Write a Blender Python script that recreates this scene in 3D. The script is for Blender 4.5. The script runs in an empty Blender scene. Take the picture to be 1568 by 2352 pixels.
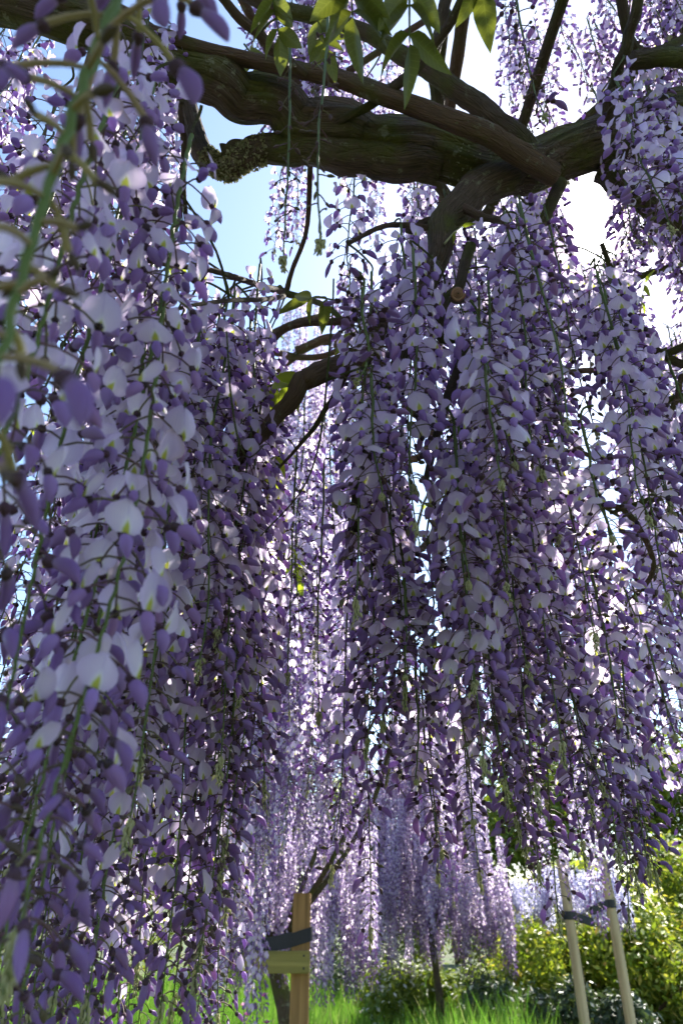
import bpy, math, random
import numpy as np
from mathutils import Vector, Matrix

SC = bpy.context.scene
COL = SC.collection
R = math.radians
rng = np.random.default_rng(7)
random.seed(7)

# ------------------------------------------------------------------ camera, sky, sun, exposure
CAM = Vector((0, 0, 1.0)); PITCH = R(30)
cd = bpy.data.cameras.new('camera'); cam = bpy.data.objects.new('camera', cd); COL.objects.link(cam)
cam.location = CAM; cam.rotation_euler = (R(90) + PITCH, 0, 0)
cd.sensor_fit = 'VERTICAL'; cd.sensor_height = 36; cd.sensor_width = 24; cd.lens = 24
cd.clip_start = 0.02; cd.clip_end = 2000
cd.dof.use_dof = True; cd.dof.focus_distance = 0.95; cd.dof.aperture_fstop = 8.0
SC.camera = cam
SUN_EL, SUN_AZ = R(49), R(29.8)          # elevation, azimuth to the right of +Y
SUN_DIR = Vector((math.cos(SUN_EL)*math.sin(SUN_AZ), math.cos(SUN_EL)*math.cos(SUN_AZ), math.sin(SUN_EL)))
W = bpy.data.worlds.new('World'); SC.world = W; W.use_nodes = True
wn, wl = W.node_tree.nodes, W.node_tree.links
for n in list(wn): wn.remove(n)
sky = wn.new('ShaderNodeTexSky'); sky.sky_type = 'NISHITA'; sky.sun_disc = False
sky.sun_elevation = SUN_EL; sky.sun_rotation = SUN_AZ
sky.air_density = 1.0; sky.dust_density = 0.4; sky.ozone_density = 1.5
bg = wn.new('ShaderNodeBackground'); bg.inputs[1].default_value = 0.10
wl.new(sky.outputs[0], bg.inputs[0])
# the sun's own disc and the bright air close round it, as a function of direction
tc = wn.new('ShaderNodeTexCoord'); dp = wn.new('ShaderNodeVectorMath'); dp.operation = 'DOT_PRODUCT'
dp.inputs[1].default_value = SUN_DIR
nrm = wn.new('ShaderNodeVectorMath'); nrm.operation = 'NORMALIZE'
wl.new(tc.outputs['Generated'], nrm.inputs[0]); wl.new(nrm.outputs[0], dp.inputs[0])
def wmath(op, a, b):
    m = wn.new('ShaderNodeMath'); m.operation = op
    for i, v in enumerate((a, b)):
        if isinstance(v, (int, float)): m.inputs[i].default_value = v
        elif v is not None: wl.new(v, m.inputs[i])
    return m.outputs[0]
dpos = wmath('MAXIMUM', dp.outputs['Value'], 0.0)
halo = wmath('ADD', wmath('MULTIPLY', wmath('POWER', dpos, 1600), 6.0), wmath('MULTIPLY', wmath('POWER', dpos, 160), 0.25))
bg2 = wn.new('ShaderNodeBackground'); bg2.inputs[0].default_value = (1, 0.97, 0.9, 1)
wl.new(halo, bg2.inputs[1])
add = wn.new('ShaderNodeAddShader'); wo = wn.new('ShaderNodeOutputWorld')
wl.new(bg.outputs[0], add.inputs[0]); wl.new(bg2.outputs[0], add.inputs[1]); wl.new(add.outputs[0], wo.inputs[0])
sd = bpy.data.lights.new('sun', 'SUN'); sd.energy = 5.0; sd.angle = R(0.5); sd.color = (1, 0.95, 0.86)
sun = bpy.data.objects.new('sun', sd); COL.objects.link(sun)
sun.location = SUN_DIR * 30; sun.rotation_euler = SUN_DIR.to_track_quat('Z', 'Y').to_euler()
SC.view_settings.view_transform = 'Standard'; SC.view_settings.look = 'None'
SC.view_settings.exposure = 1.82; SC.view_settings.gamma = 1
SC.render.engine = 'CYCLES'
cy = SC.cycles
cy.max_bounces = 8; cy.diffuse_bounces = 6; cy.glossy_bounces = 1; cy.transmission_bounces = 6
cy.use_denoising = True
cy.use_adaptive_sampling = True; cy.adaptive_threshold = 0.02; cy.adaptive_min_samples = 24
try:
    cy.denoiser = 'OPENIMAGEDENOISE'; cy.denoising_input_passes = 'RGB_ALBEDO_NORMAL'; cy.denoising_prefilter = 'ACCURATE'
except Exception: pass
cy.sample_clamp_indirect = 6.0; cy.caustics_reflective = False; cy.caustics_refractive = False

# ------------------------------------------------------------------ helpers
def P(x, y, a):
    """world point seen at (x, y) of a 1568 x 2352 frame, at axial depth a metres"""
    dx, dy = (x - 784)/1568, (1176 - y)/1568
    c, s = math.cos(PITCH), math.sin(PITCH)
    return np.array([dx*a, (c - dy*s)*a, CAM.z + (s + dy*c)*a])
def PY(x, y, Y):
    dy = (1176 - y)/1568
    return P(x, y, Y/(math.cos(PITCH) - dy*math.sin(PITCH)))
def proj(p):
    p = np.atleast_2d(p); c, s = math.cos(PITCH), math.sin(PITCH)
    Y, Z = p[:, 1], p[:, 2] - CAM.z
    a = Y*c + Z*s; v = -Y*s + Z*c
    a = np.where(a < 1e-3, 1e-3, a)
    return np.stack([784 + 1568*p[:, 0]/a, 1176 - 1568*v/a, a], 1)

class MB:
    """collects verts, quads/tris with material slot and per-vertex uv; builds ONE mesh"""
    def __init__(s): s.v, s.f, s.m, s.uv, s.n = [], [], [], [], 0
    def add(s, v, f, m=0, uv=None):
        v = np.asarray(v, float); f = np.asarray(f, int).reshape(-1, 4)
        s.v.append(v); s.f.append(np.where(f >= 0, f + s.n, -1))
        s.m.append(np.full(len(f), m) if np.isscalar(m) else np.asarray(m))
        s.uv.append(np.zeros((len(v), 2)) if uv is None else np.asarray(uv, float)); s.n += len(v)
        return s
    def arrays(s):
        return np.concatenate(s.v), np.concatenate(s.f), np.concatenate(s.m), np.concatenate(s.uv)
    def mesh(s, name, mats, smooth=True):
        v, f, m, uv = s.arrays()
        me = bpy.data.meshes.new(name)
        me.vertices.add(len(v)); me.vertices.foreach_set('co', v.astype(np.float32).ravel())
        tri = f[:, 3] < 0; cnt = np.where(tri, 3, 4)
        flat = f.ravel(); flat = flat[flat >= 0]
        start = np.concatenate([[0], np.cumsum(cnt)[:-1]])
        me.loops.add(len(flat)); me.loops.foreach_set('vertex_index', flat.astype(np.int32))
        me.polygons.add(len(f)); me.polygons.foreach_set('loop_start', start.astype(np.int32))
        me.polygons.foreach_set('loop_total', cnt.astype(np.int32))
        me.polygons.foreach_set('material_index', m.astype(np.int32))
        me.polygons.foreach_set('use_smooth', np.full(len(f), smooth))
        ul = me.uv_layers.new(name='UVMap'); ul.data.foreach_set('uv', uv[flat].astype(np.float32).ravel())
        for mt in mats: me.materials.append(mt)
        me.update(calc_edges=True); me.validate()
        return me
def obj(name, me, parent=None, mat4=None, kind=None):
    o = bpy.data.objects.new(name, me); COL.objects.link(o)
    if parent is not None: o.parent = parent
    if mat4 is not None: o.matrix_basis = Matrix(mat4.tolist() if hasattr(mat4, 'tolist') else mat4)
    if kind: o['kind'] = kind
    return o
def thing(name, label, cat, loc=(0, 0, 0), group=None):
    o = bpy.data.objects.new(name, None); COL.objects.link(o); o.location = loc; o.empty_display_size = .1
    return tag(o, label, cat, group)
def tag(o, label, cat, group=None):
    o['label'] = label; o['category'] = cat
    if group: o['group'] = group
    return o
def rot(axis, a):
    return np.array(Matrix.Rotation(a, 4, axis))
def trans(p):
    m = np.eye(4); m[:3, 3] = p; return m
def app(m, v): return v @ m[:3, :3].T + m[:3, 3]

def spline(pts, n):
    pts = np.asarray(pts, float)
    if len(pts) < 3:
        t = np.linspace(0, 1, n)[:, None]; return pts[0]*(1-t) + pts[-1]*t
    p = np.vstack([2*pts[0]-pts[1], pts, 2*pts[-1]-pts[-2]])
    u = np.linspace(0, len(pts)-1 - 1e-6, n); i = u.astype(int); t = (u - i)[:, None]
    a, b, c, d = p[i], p[i+1], p[i+2], p[i+3]
    return .5*(2*b + (c-a)*t + (2*a-5*b+4*c-d)*t**2 + (3*b-a-3*c+d)*t**3)
def tube(pts, rad, ns=6, rough=0.0, cap=True, seed=0, flute=0.0):
    """returns verts, quads, uv of a tube along pts"""
    pts = np.asarray(pts, float); n = len(pts); rad = np.broadcast_to(np.asarray(rad, float), (n,)).copy()
    T = np.gradient(pts, axis=0); T /= np.linalg.norm(T, axis=1)[:, None] + 1e-12
    ref = np.array([0, 0, 1.]) if abs(T[0, 2]) < .9 else np.array([1., 0, 0])
    N = np.cross(T[0], ref); N /= np.linalg.norm(N); Ns = [N]
    for k in range(1, n):
        N = Ns[-1] - T[k]*np.dot(Ns[-1], T[k]); N /= np.linalg.norm(N); Ns.append(N)
    Ns = np.array(Ns); Bs = np.cross(T, Ns)
    a = np.linspace(0, 2*math.pi, ns, endpoint=False)
    L = np.concatenate([[0], np.cumsum(np.linalg.norm(np.diff(pts, axis=0), axis=1))])
    rr = rad[:, None]*np.ones((1, ns))
    if rough:
        g = np.random.default_rng(seed); f = np.zeros((n, ns)); rm = rad.mean()
        for k in range(9):
            q = g.integers(0, 5); w = g.uniform(.4, 3.2)/rm; ph = g.uniform(0, 6.3, 2)
            f += np.sin(q*a[None] + w*L[:, None] + ph[0])*np.sin(.6*w*L[:, None] + ph[1]) / (1 + .3*k)
        rr = rr*(1 + rough*f*.32)
    if flute:
        g = np.random.default_rng(seed + 5)
        for q in (3, 5, 8, 13, 19):
            if q > ns//2: continue
            rr = rr*(1 + flute*(.9 if q > 6 else .55)*np.sin(q*a[None] + 2.2*np.sin(L[:, None]*g.uniform(5, 16) + g.uniform(0, 6)) + L[:, None]*g.uniform(-3, 3) + g.uniform(0, 6)))
    v = pts[:, None] + rr[..., None]*(np.cos(a)[None, :, None]*Ns[:, None] + np.sin(a)[None, :, None]*Bs[:, None])
    v = v.reshape(-1, 3)
    i = np.arange(n-1)[:, None]*ns; j = np.arange(ns)[None]; j2 = (j+1) % ns
    f = np.stack([i+j, i+j2, i+ns+j2, i+ns+j], -1).reshape(-1, 4)
    uv = np.stack([np.tile(a/6.2832, n), np.repeat(L, ns)], 1)
    if cap:
        v = np.vstack([v, pts[:1], pts[-1:]]); uv = np.vstack([uv, [[.5, 0]], [[.5, L[-1]]]])
        c0, c1 = n*ns, n*ns+1; jj = np.arange(ns); j3 = (jj+1) % ns
        f = np.vstack([f, np.stack([np.full(ns, c0), j3, jj, np.full(ns, -1)], 1),
                       np.stack([np.full(ns, c1), (n-1)*ns+jj, (n-1)*ns+j3, np.full(ns, -1)], 1)])
    return v, f, uv
def box(cx, cy, cz, sx, sy, sz, bev=0.0):
    import bmesh
    bm = bmesh.new(); bmesh.ops.create_cube(bm, size=1)
    bmesh.ops.scale(bm, vec=(sx, sy, sz), verts=bm.verts)
    if bev: bmesh.ops.bevel(bm, geom=list(bm.edges), offset=bev, segments=2, affect='EDGES')
    bmesh.ops.triangulate(bm, faces=[f for f in bm.faces if len(f.verts) > 4])
    bm.verts.index_update()
    v = np.array([x.co[:] for x in bm.verts]) + [cx, cy, cz]
    f = [[x.index for x in q.verts] + ([-1] if len(q.verts) == 3 else []) for q in bm.faces]
    bm.free(); return v, f

# ------------------------------------------------------------------ materials
def mat(name):
    m = bpy.data.materials.new(name); m.use_nodes = True
    nt = m.node_tree
    for n in list(nt.nodes): nt.nodes.remove(n)
    return m, nt.nodes, nt.links
def N(nodes, t, **k):
    n = nodes.new(t)
    for a, b in k.items(): setattr(n, a, b)
    return n
def ramp(nodes, links, src, stops):
    r = nodes.new('ShaderNodeValToRGB'); links.new(src, r.inputs[0])
    e = r.color_ramp.elements
    while len(e) < len(stops): e.new(.5)
    for q, (p, c) in zip(e, stops): q.position = p; q.color = (*c, 1) if len(c) == 3 else c
    return r.outputs[0]
def mix(nodes, links, fac, a, b, mode='MIX'):
    m = nodes.new('ShaderNodeMix'); m.data_type = 'RGBA'; m.blend_type = mode
    for i, v in ((0, fac), (6, a), (7, b)):
        if isinstance(v, (int, float)): m.inputs[i].default_value = v
        elif isinstance(v, tuple): m.inputs[i].default_value = (*v, 1)
        else: links.new(v, m.inputs[i])
    return m.outputs[2]
def leafy(name, colf, trans_fac=.5, rough=.55, spec=.3, tint=None, bump=None):
    """thin sheet: diffuse/gloss on the lit side, translucent through the back"""
    m, n, l = mat(name)
    col = colf(n, l)
    p = N(n, 'ShaderNodeBsdfPrincipled'); p.inputs['Roughness'].default_value = rough
    p.inputs['Specular IOR Level'].default_value = spec
    t = N(n, 'ShaderNodeBsdfTranslucent'); ms = N(n, 'ShaderNodeMixShader'); ms.inputs[0].default_value = trans_fac
    l.new(col, p.inputs['Base Color'])
    if tint: l.new(mix(n, l, 1.0, col, tint, 'MULTIPLY'), t.inputs[0])
    else: l.new(col, t.inputs[0])
    if bump:
        b = N(n, 'ShaderNodeBump'); b.inputs['Strength'].default_value = bump[1]; b.inputs['Distance'].default_value = .001
        l.new(bump[0](n, l), b.inputs['Height']); l.new(b.outputs[0], p.inputs['Normal'])
    o = N(n, 'ShaderNodeOutputMaterial')
    l.new(p.outputs[0], ms.inputs[1]); l.new(t.outputs[0], ms.inputs[2]); l.new(ms.outputs[0], o.inputs[0])
    return m
def rnd(n): return N(n, 'ShaderNodeNewGeometry').outputs['Random Per Island']
def uvxy(n, l):
    u = N(n, 'ShaderNodeUVMap'); s = N(n, 'ShaderNodeSeparateXYZ'); l.new(u.outputs[0], s.inputs[0]); return s.outputs[0], s.outputs[1]
def mth(n, l, op, a, b=None, clamp=False):
    m = N(n, 'ShaderNodeMath', operation=op, use_clamp=clamp)
    for i, v in enumerate((a, b)):
        if isinstance(v, (int, float)): m.inputs[i].default_value = v
        elif v is not None: l.new(v, m.inputs[i])
    return m.outputs[0]

def c_banner(n, l):
    u, v = uvxy(n, l)
    base = ramp(n, l, rnd(n), [(0, (.86, .78, .86)), (.5, (.79, .69, .82)), (1, (.67, .54, .75))])
    # paler middle, fine veins fanning from the base, yellow-green flame at the base
    au = mth(n, l, 'ABSOLUTE', u)
    base = mix(n, l, mth(n, l, 'MULTIPLY', mth(n, l, 'SUBTRACT', 1.0, au), .35), base, (.88, .83, .90))
    vein = mth(n, l, 'POWER', mth(n, l, 'ABSOLUTE', mth(n, l, 'SINE', mth(n, l, 'MULTIPLY', u, 24.0))), 8.0)
    base = mix(n, l, mth(n, l, 'MULTIPLY', vein, .38), base, (.58, .45, .74))
    mid = mth(n, l, 'LESS_THAN', au, .035)
    base = mix(n, l, mth(n, l, 'MULTIPLY', mid, .45), base, (.55, .42, .70))
    rim = mth(n, l, 'ADD', mth(n, l, 'POWER', au, 3.0), mth(n, l, 'POWER', v, 5.0), True)
    base = mix(n, l, mth(n, l, 'MULTIPLY', rim, .55), base, (.62, .48, .79))
    tcx = N(n, 'ShaderNodeTexCoord'); nz = N(n, 'ShaderNodeTexNoise'); nz.inputs['Scale'].default_value = 220; nz.inputs['Detail'].default_value = 3; l.new(tcx.outputs['Object'], nz.inputs['Vector'])
    base = mix(n, l, mth(n, l, 'MULTIPLY', nz.outputs[0], .35), base, (.62, .50, .76))
    old = mth(n, l, 'MULTIPLY', mth(n, l, 'GREATER_THAN', rnd(n), .94), mth(n, l, 'MULTIPLY', rim, .7))
    base = mix(n, l, old, base, (.45, .33, .26))
    s = mth(n, l, 'ADD', mth(n, l, 'MULTIPLY', au, 2.4), mth(n, l, 'MULTIPLY', v, 2.4))
    m = N(n, 'ShaderNodeMapRange'); m.interpolation_type = 'SMOOTHSTEP'
    m.inputs[1].default_value = .62; m.inputs[2].default_value = 1.02; m.inputs[3].default_value = 1; m.inputs[4].default_value = 0
    l.new(s, m.inputs[0])
    m2 = N(n, 'ShaderNodeMapRange'); m2.interpolation_type = 'SMOOTHSTEP'
    m2.inputs[1].default_value = .8; m2.inputs[2].default_value = 1.5; m2.inputs[3].default_value = 1; m2.inputs[4].default_value = 0
    l.new(s, m2.inputs[0])
    base = mix(n, l, mth(n, l, 'MULTIPLY', m2.outputs[0], .6), base, (.92, .92, .84))
    return mix(n, l, m.outputs[0], base, (.55, .58, .08))
def c_wing(n, l):
    u, v = uvxy(n, l)
    a = ramp(n, l, rnd(n), [(0, (.50, .35, .66)), (.6, (.39, .25, .56)), (1, (.52, .34, .60))])
    return mix(n, l, mth(n, l, 'MULTIPLY', v, .35), a, (.28, .15, .45))
def c_closed(n, l):
    u, v = uvxy(n, l)
    a = ramp(n, l, rnd(n), [(0, (.38, .24, .52)), (.5, (.29, .17, .43)), (1, (.40, .23, .46))])
    return mix(n, l, ramp(n, l, v, [(0, (1, 1, 1)), (.45, (0, 0, 0))]), a, (.34, .25, .36))
def c_flat(stops):
    return lambda n, l: ramp(n, l, rnd(n), stops)
def c_leaf(stops):
    def f(n, l):
        u, v = uvxy(n, l)
        base = ramp(n, l, rnd(n), stops)
        au = mth(n, l, 'ABSOLUTE', u)
        sv = mth(n, l, 'SINE', mth(n, l, 'MULTIPLY', mth(n, l, 'SUBTRACT', v, mth(n, l, 'MULTIPLY', au, .12)), 60.0))
        vein = mth(n, l, 'MAXIMUM', mth(n, l, 'LESS_THAN', au, .05), mth(n, l, 'GREATER_THAN', sv, .93))
        return mix(n, l, mth(n, l, 'MULTIPLY', vein, .25), base, (.30, .34, .10))
    return f
M = {}
M['banner'] = leafy('banner_petal', c_banner, .67, .55, .25)
M['wing'] = leafy('wing_petal', c_wing, .60, .42, .35)
M['closed'] = leafy('closed_petal', c_closed, .54, .42, .35)
M['calyx'] = leafy('calyx', c_flat([(0, (.085, .04, .065)), (1, (.05, .035, .045))]), .12, .7, .2)
M['bud'] = leafy('bud', c_flat([(0, (.12, .075, .075)), (.5, (.09, .06, .055)), (1, (.14, .13, .06))]), .2, .7, .2)
M['tip'] = leafy('bud_tip', c_flat([(0, (.56, .54, .32)), (1, (.42, .42, .20))]), .4, .6, .2)
M['stem'] = leafy('green_stem', c_flat([(0, (.15, .21, .04)), (.5, (.10, .15, .035)), (1, (.11, .11, .04))]), .25, .5, .3)
M['pedicel'] = leafy('pedicel', c_flat([(0, (.16, .085, .10)), (.6, (.12, .09, .07)), (1, (.20, .19, .08))]), .2, .6, .2)
M['palepedicel'] = leafy('pale_pedicel', c_flat([(0, (.42, .36, .16)), (.5, (.34, .27, .14)), (1, (.40, .30, .20))]), .35, .6, .2)
M['leaf'] = leafy('wisteria_leaf', c_leaf([(0, (.10, .13, .025)), (.5, (.13, .155, .03)), (1, (.16, .17, .035))]), .42, .45, .35, (.95, .95, .5))
M['young'] = leafy('young_leaf', c_leaf([(0, (.34, .40, .06)), (1, (.26, .34, .05))]), .6, .5, .3, (1.2, 1.2, .5))
M['grass'] = leafy('grass_blade', c_flat([(0, (.09, .22, .02)), (.5, (.13, .29, .025)), (.9, (.20, .32, .05)), (1, (.38, .36, .16))]), .5, .5, .3)
FBANK = [M['banner'], M['wing'], M['closed'], M['calyx'], M['bud'], M['tip']]

def bark(name, a, b, moss, mossamt=.5, scale=1.0, bumpd=.006):
    m, n, l = mat(name)
    u = N(n, 'ShaderNodeUVMap'); mp = N(n, 'ShaderNodeMapping'); mp.inputs['Scale'].default_value = (30*scale, 9*scale, 1); l.new(u.outputs[0], mp.inputs[0])
    t = N(n, 'ShaderNodeTexCoord')
    w = N(n, 'ShaderNodeTexNoise'); w.inputs['Scale'].default_value = 3.0; w.inputs['Detail'].default_value = 8; w.inputs['Roughness'].default_value = .65; l.new(mp.outputs[0], w.inputs['Vector'])
    g = N(n, 'ShaderNodeTexNoise'); g.inputs['Scale'].default_value = 14; g.inputs['Detail'].default_value = 6; l.new(t.outputs['Object'], g.inputs['Vector'])
    f = N(n, 'ShaderNodeTexNoise'); f.inputs['Scale'].default_value = 160; f.inputs['Detail'].default_value = 4; l.new(t.outputs['Object'], f.inputs['Vector'])
    c = ramp(n, l, w.outputs[0], [(.3, a), (.7, b)])
    k = ramp(n, l, g.outputs[0], [(.62 - mossamt*.4, (0, 0, 0)), (.8 - mossamt*.4, (1, 1, 1))])
    c = mix(n, l, k, c, mix(n, l, f.outputs[0], tuple(x*.6 for x in moss), tuple(x*1.5 for x in moss)))
    lv = N(n, 'ShaderNodeTexNoise'); lv.inputs['Scale'].default_value = 34; lv.inputs['Detail'].default_value = 5; lv.inputs['Roughness'].default_value = .7; l.new(t.outputs['Object'], lv.inputs['Vector'])
    c = mix(n, l, ramp(n, l, lv.outputs[0], [(.60, (0, 0, 0)), (.66, (1, 1, 1))]), c, mix(n, l, f.outputs[0], (.12, .125, .06), (.27, .27, .17)))
    ck = N(n, 'ShaderNodeTexVoronoi'); ck.feature = 'DISTANCE_TO_EDGE'; ck.inputs['Scale'].default_value = 1.0
    mp2 = N(n, 'ShaderNodeMapping'); mp2.inputs['Scale'].default_value = (14*scale, 22*scale, 1); l.new(u.outputs[0], mp2.inputs[0]); l.new(mp2.outputs[0], ck.inputs['Vector'])
    crack = ramp(n, l, ck.outputs['Distance'], [(.0, (0, 0, 0)), (.09, (1, 1, 1))])
    p = N(n, 'ShaderNodeBsdfPrincipled'); p.inputs['Roughness'].default_value = .85; p.inputs['Specular IOR Level'].default_value = .2
    l.new(c, p.inputs['Base Color'])
    h = mth(n, l, 'ADD', mth(n, l, 'ADD', w.outputs[0], mth(n, l, 'MULTIPLY', f.outputs[0], .35)), mth(n, l, 'MULTIPLY', crack, .35))
    b_ = N(n, 'ShaderNodeBump'); b_.inputs['Strength'].default_value = .9; b_.inputs['Distance'].default_value = bumpd
    l.new(h, b_.inputs['Height']); l.new(b_.outputs[0], p.inputs['Normal'])
    o = N(n, 'ShaderNodeOutputMaterial'); l.new(p.outputs[0], o.inputs[0])
    return m
M['bark'] = bark('mossy_bark', (.030, .022, .015), (.17, .125, .08), (.085, .09, .02), .46, 1.0, .010)
M['bark2'] = bark('brown_bark', (.06, .04, .026), (.19, .125, .075), (.10, .10, .03), .2)
M['twig'] = bark('green_twig', (.06, .06, .025), (.11, .10, .04), (.09, .12, .03), .5, 1.0, .002)
M['lichen'] = leafy('lichen', c_flat([(0, (.30, .30, .16)), (.5, (.22, .24, .11)), (1, (.38, .36, .2))]), .2, .9, .1)

# ------------------------------------------------------------------ flower templates (verts, faces, material slot, uv)
def bean(d, L, w, th, curve, nl, nr, slot, prof=(.8, .7)):
    """a folded petal: fat curved lozenge from the origin along d (in the y-z plane, d = pitch angle below horizontal)"""
    t = np.linspace(0, 1, nl+1)
    r = np.sin(math.pi*np.clip(t, .012, .985)**prof[0])**prof[1]
    a = np.linspace(0, 2*math.pi, nr, endpoint=False)
    y = t*L; z = curve*L*np.sin(math.pi*t*.9)
    ca, sa = np.cos(a), np.sin(a)
    X = r[:, None]*th*ca[None]; Z = z[:, None] + r[:, None]*w*np.sign(sa)[None]*np.abs(sa)[None]**.85; Y = np.repeat(y[:, None], nr, 1)
    c, s = math.cos(d), math.sin(d)
    v = np.stack([X, Y*c + Z*s, -Y*s + Z*c], -1).reshape(-1, 3)
    i = np.arange(nl)[:, None]*nr; j = np.arange(nr)[None]; j2 = (j+1) % nr
    f = np.stack([i+j, i+j2, i+nr+j2, i+nr+j], -1).reshape(-1, 4)
    uv = np.stack([np.tile(a/6.28, nl+1), np.repeat(t, nr)], 1)
    return v, f, np.full(len(f), slot), uv
def banner_petal(nu, nv, cup, lean, wid=.0112, hgt=.0208, crease=.0012, off=0.0):
    u, v = np.meshgrid(np.linspace(-1, 1, nu+1), np.linspace(0, 1, nv+1))
    hw = wid*np.clip(np.sin(math.pi*(.06 + .935*v)**.80), 0, 1)**.55
    x = u*hw; z = v*hgt - .0022*np.exp(-(u/.25)**2)*v**5 - .0012*u**2*v
    y = .003 + cup*(u**2)*np.sin(math.pi*(.15+.8*v)) - lean*v**1.6 + crease*np.exp(-(u/.22)**2) + off*u
    y = y + .0007*np.sin(7*u + 5*v + 900*lean)*v + .0005*np.sin(11*u - 4*v + 700*wid)*np.abs(u)
    x = x*(1 + .05*np.sin(6*v + 800*lean))
    vv = np.stack([x, y, z], -1).reshape(-1, 3)
    i = np.arange(nv)[:, None]*(nu+1); j = np.arange(nu)[None]
    f = np.stack([i+j, i+j+1, i+j+nu+2, i+j+nu+1], -1).reshape(-1, 4)
    return vv, f, np.full(len(f), 0), np.stack([u.ravel(), v.ravel()], 1)
def join(parts):
    b = MB()
    for v, f, m, uv in parts: b.add(v, f, m, uv)
    return b.arrays()
def xf(part, m): return (app(m, part[0]),) + part[1:]
def tmpl(lod):
    nu, nv, nl, nr = {'hi': (12, 10, 10, 10), 'mid': (6, 5, 5, 6), 'lo': (2, 2, 2, 3)}[lod]
    T = {'open': [], 'closed': [], 'bud': [], 'tip': []}
    if lod == 'lo':
        for cup, lean in ((-.004, .006), (.004, .002), (-.006, .010)):
            b = banner_petal(2, 2, cup, lean, .0125, .022)
            k = bean(R(52), .017, .0055, .005, .1, 2, 3, 1)
            T['open'].append(join([b, k]))
        T['closed'] = [join([bean(R(40+25*q), .021, .005, .0045, .1, 2, 3, 2)]) for q in range(3)]
        T['bud'] = [join([bean(R(20+30*q), .011, .0028, .0028, .1, 2, 3, 4)]) for q in range(2)]
        T['tip'] = [join([bean(R(65), .010, .0026, .002, .1, 2, 3, 5)])]
        return T
    cal = bean(0, .0062, .0030, .0030, 0, 3 if lod == 'mid' else 6, nr, 3, (.6, .6))
    cal = xf(cal, trans((0, -.003, 0)))
    for cup, lean, wid, off in ((-.0035, .005, .0118, 0), (-.006, .008, .0113, .001), (.0035, .002, .0111, -.001), (-.002, .0105, .0121, 0), (.006, .004, .0097, .0015), (-.009, .012, .0108, -.002), (.009, .000, .0085, 0)):
        b = banner_petal(nu, nv, cup, lean, wid, off=off)
        w1 = bean(R(56), .0175, .0044, .0022, .10, nl, nr, 1)
        if lod == 'hi':
            ks = [xf(w1, rot('Z', .16) @ trans((.0019, 0, 0))), xf(w1, rot('Z', -.16) @ trans((-.0019, 0, 0))),
                  bean(R(54), .014, .0030, .0018, .16, 8, 8, 1)]
        else:
            ks = [bean(R(58), .0172, .0044, .0034, .10, nl, nr, 1)]
        T['open'].append(join([b] + ks + [cal]))
    for d, L, w, cv in ((R(38), .0235, .0043, .16), (R(55), .0215, .0040, .12), (R(62), .0245, .0047, .20), (R(30), .019, .0036, .10), (R(70), .0225, .0041, -.08)):
        b = bean(d, L, w, .0030, cv, nl+1, nr, 2, (.95, .70))
        c = bean(d, .0072, .0036, .0034, .03, 3 if lod == 'mid' else 6, nr, 3, (.55, .6))
        c = xf(c, trans((0, -.0012, .0006)))
        T['closed'].append(join([b, c]))
    for d, L in ((R(15), .0120), (R(40), .0105), (R(60), .009)):
        T['bud'].append(join([bean(d, L, .0026, .0024, .1, max(4, nl-1), nr, 4)]))
    for d in (R(55), R(72)):
        T['tip'].append(join([bean(d, .0080, .0021, .0012, .12, 4, 5, 5, (.55, .8))]))
    return T
TM = {k: tmpl(k) for k in ('hi', 'mid', 'lo')}

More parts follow.
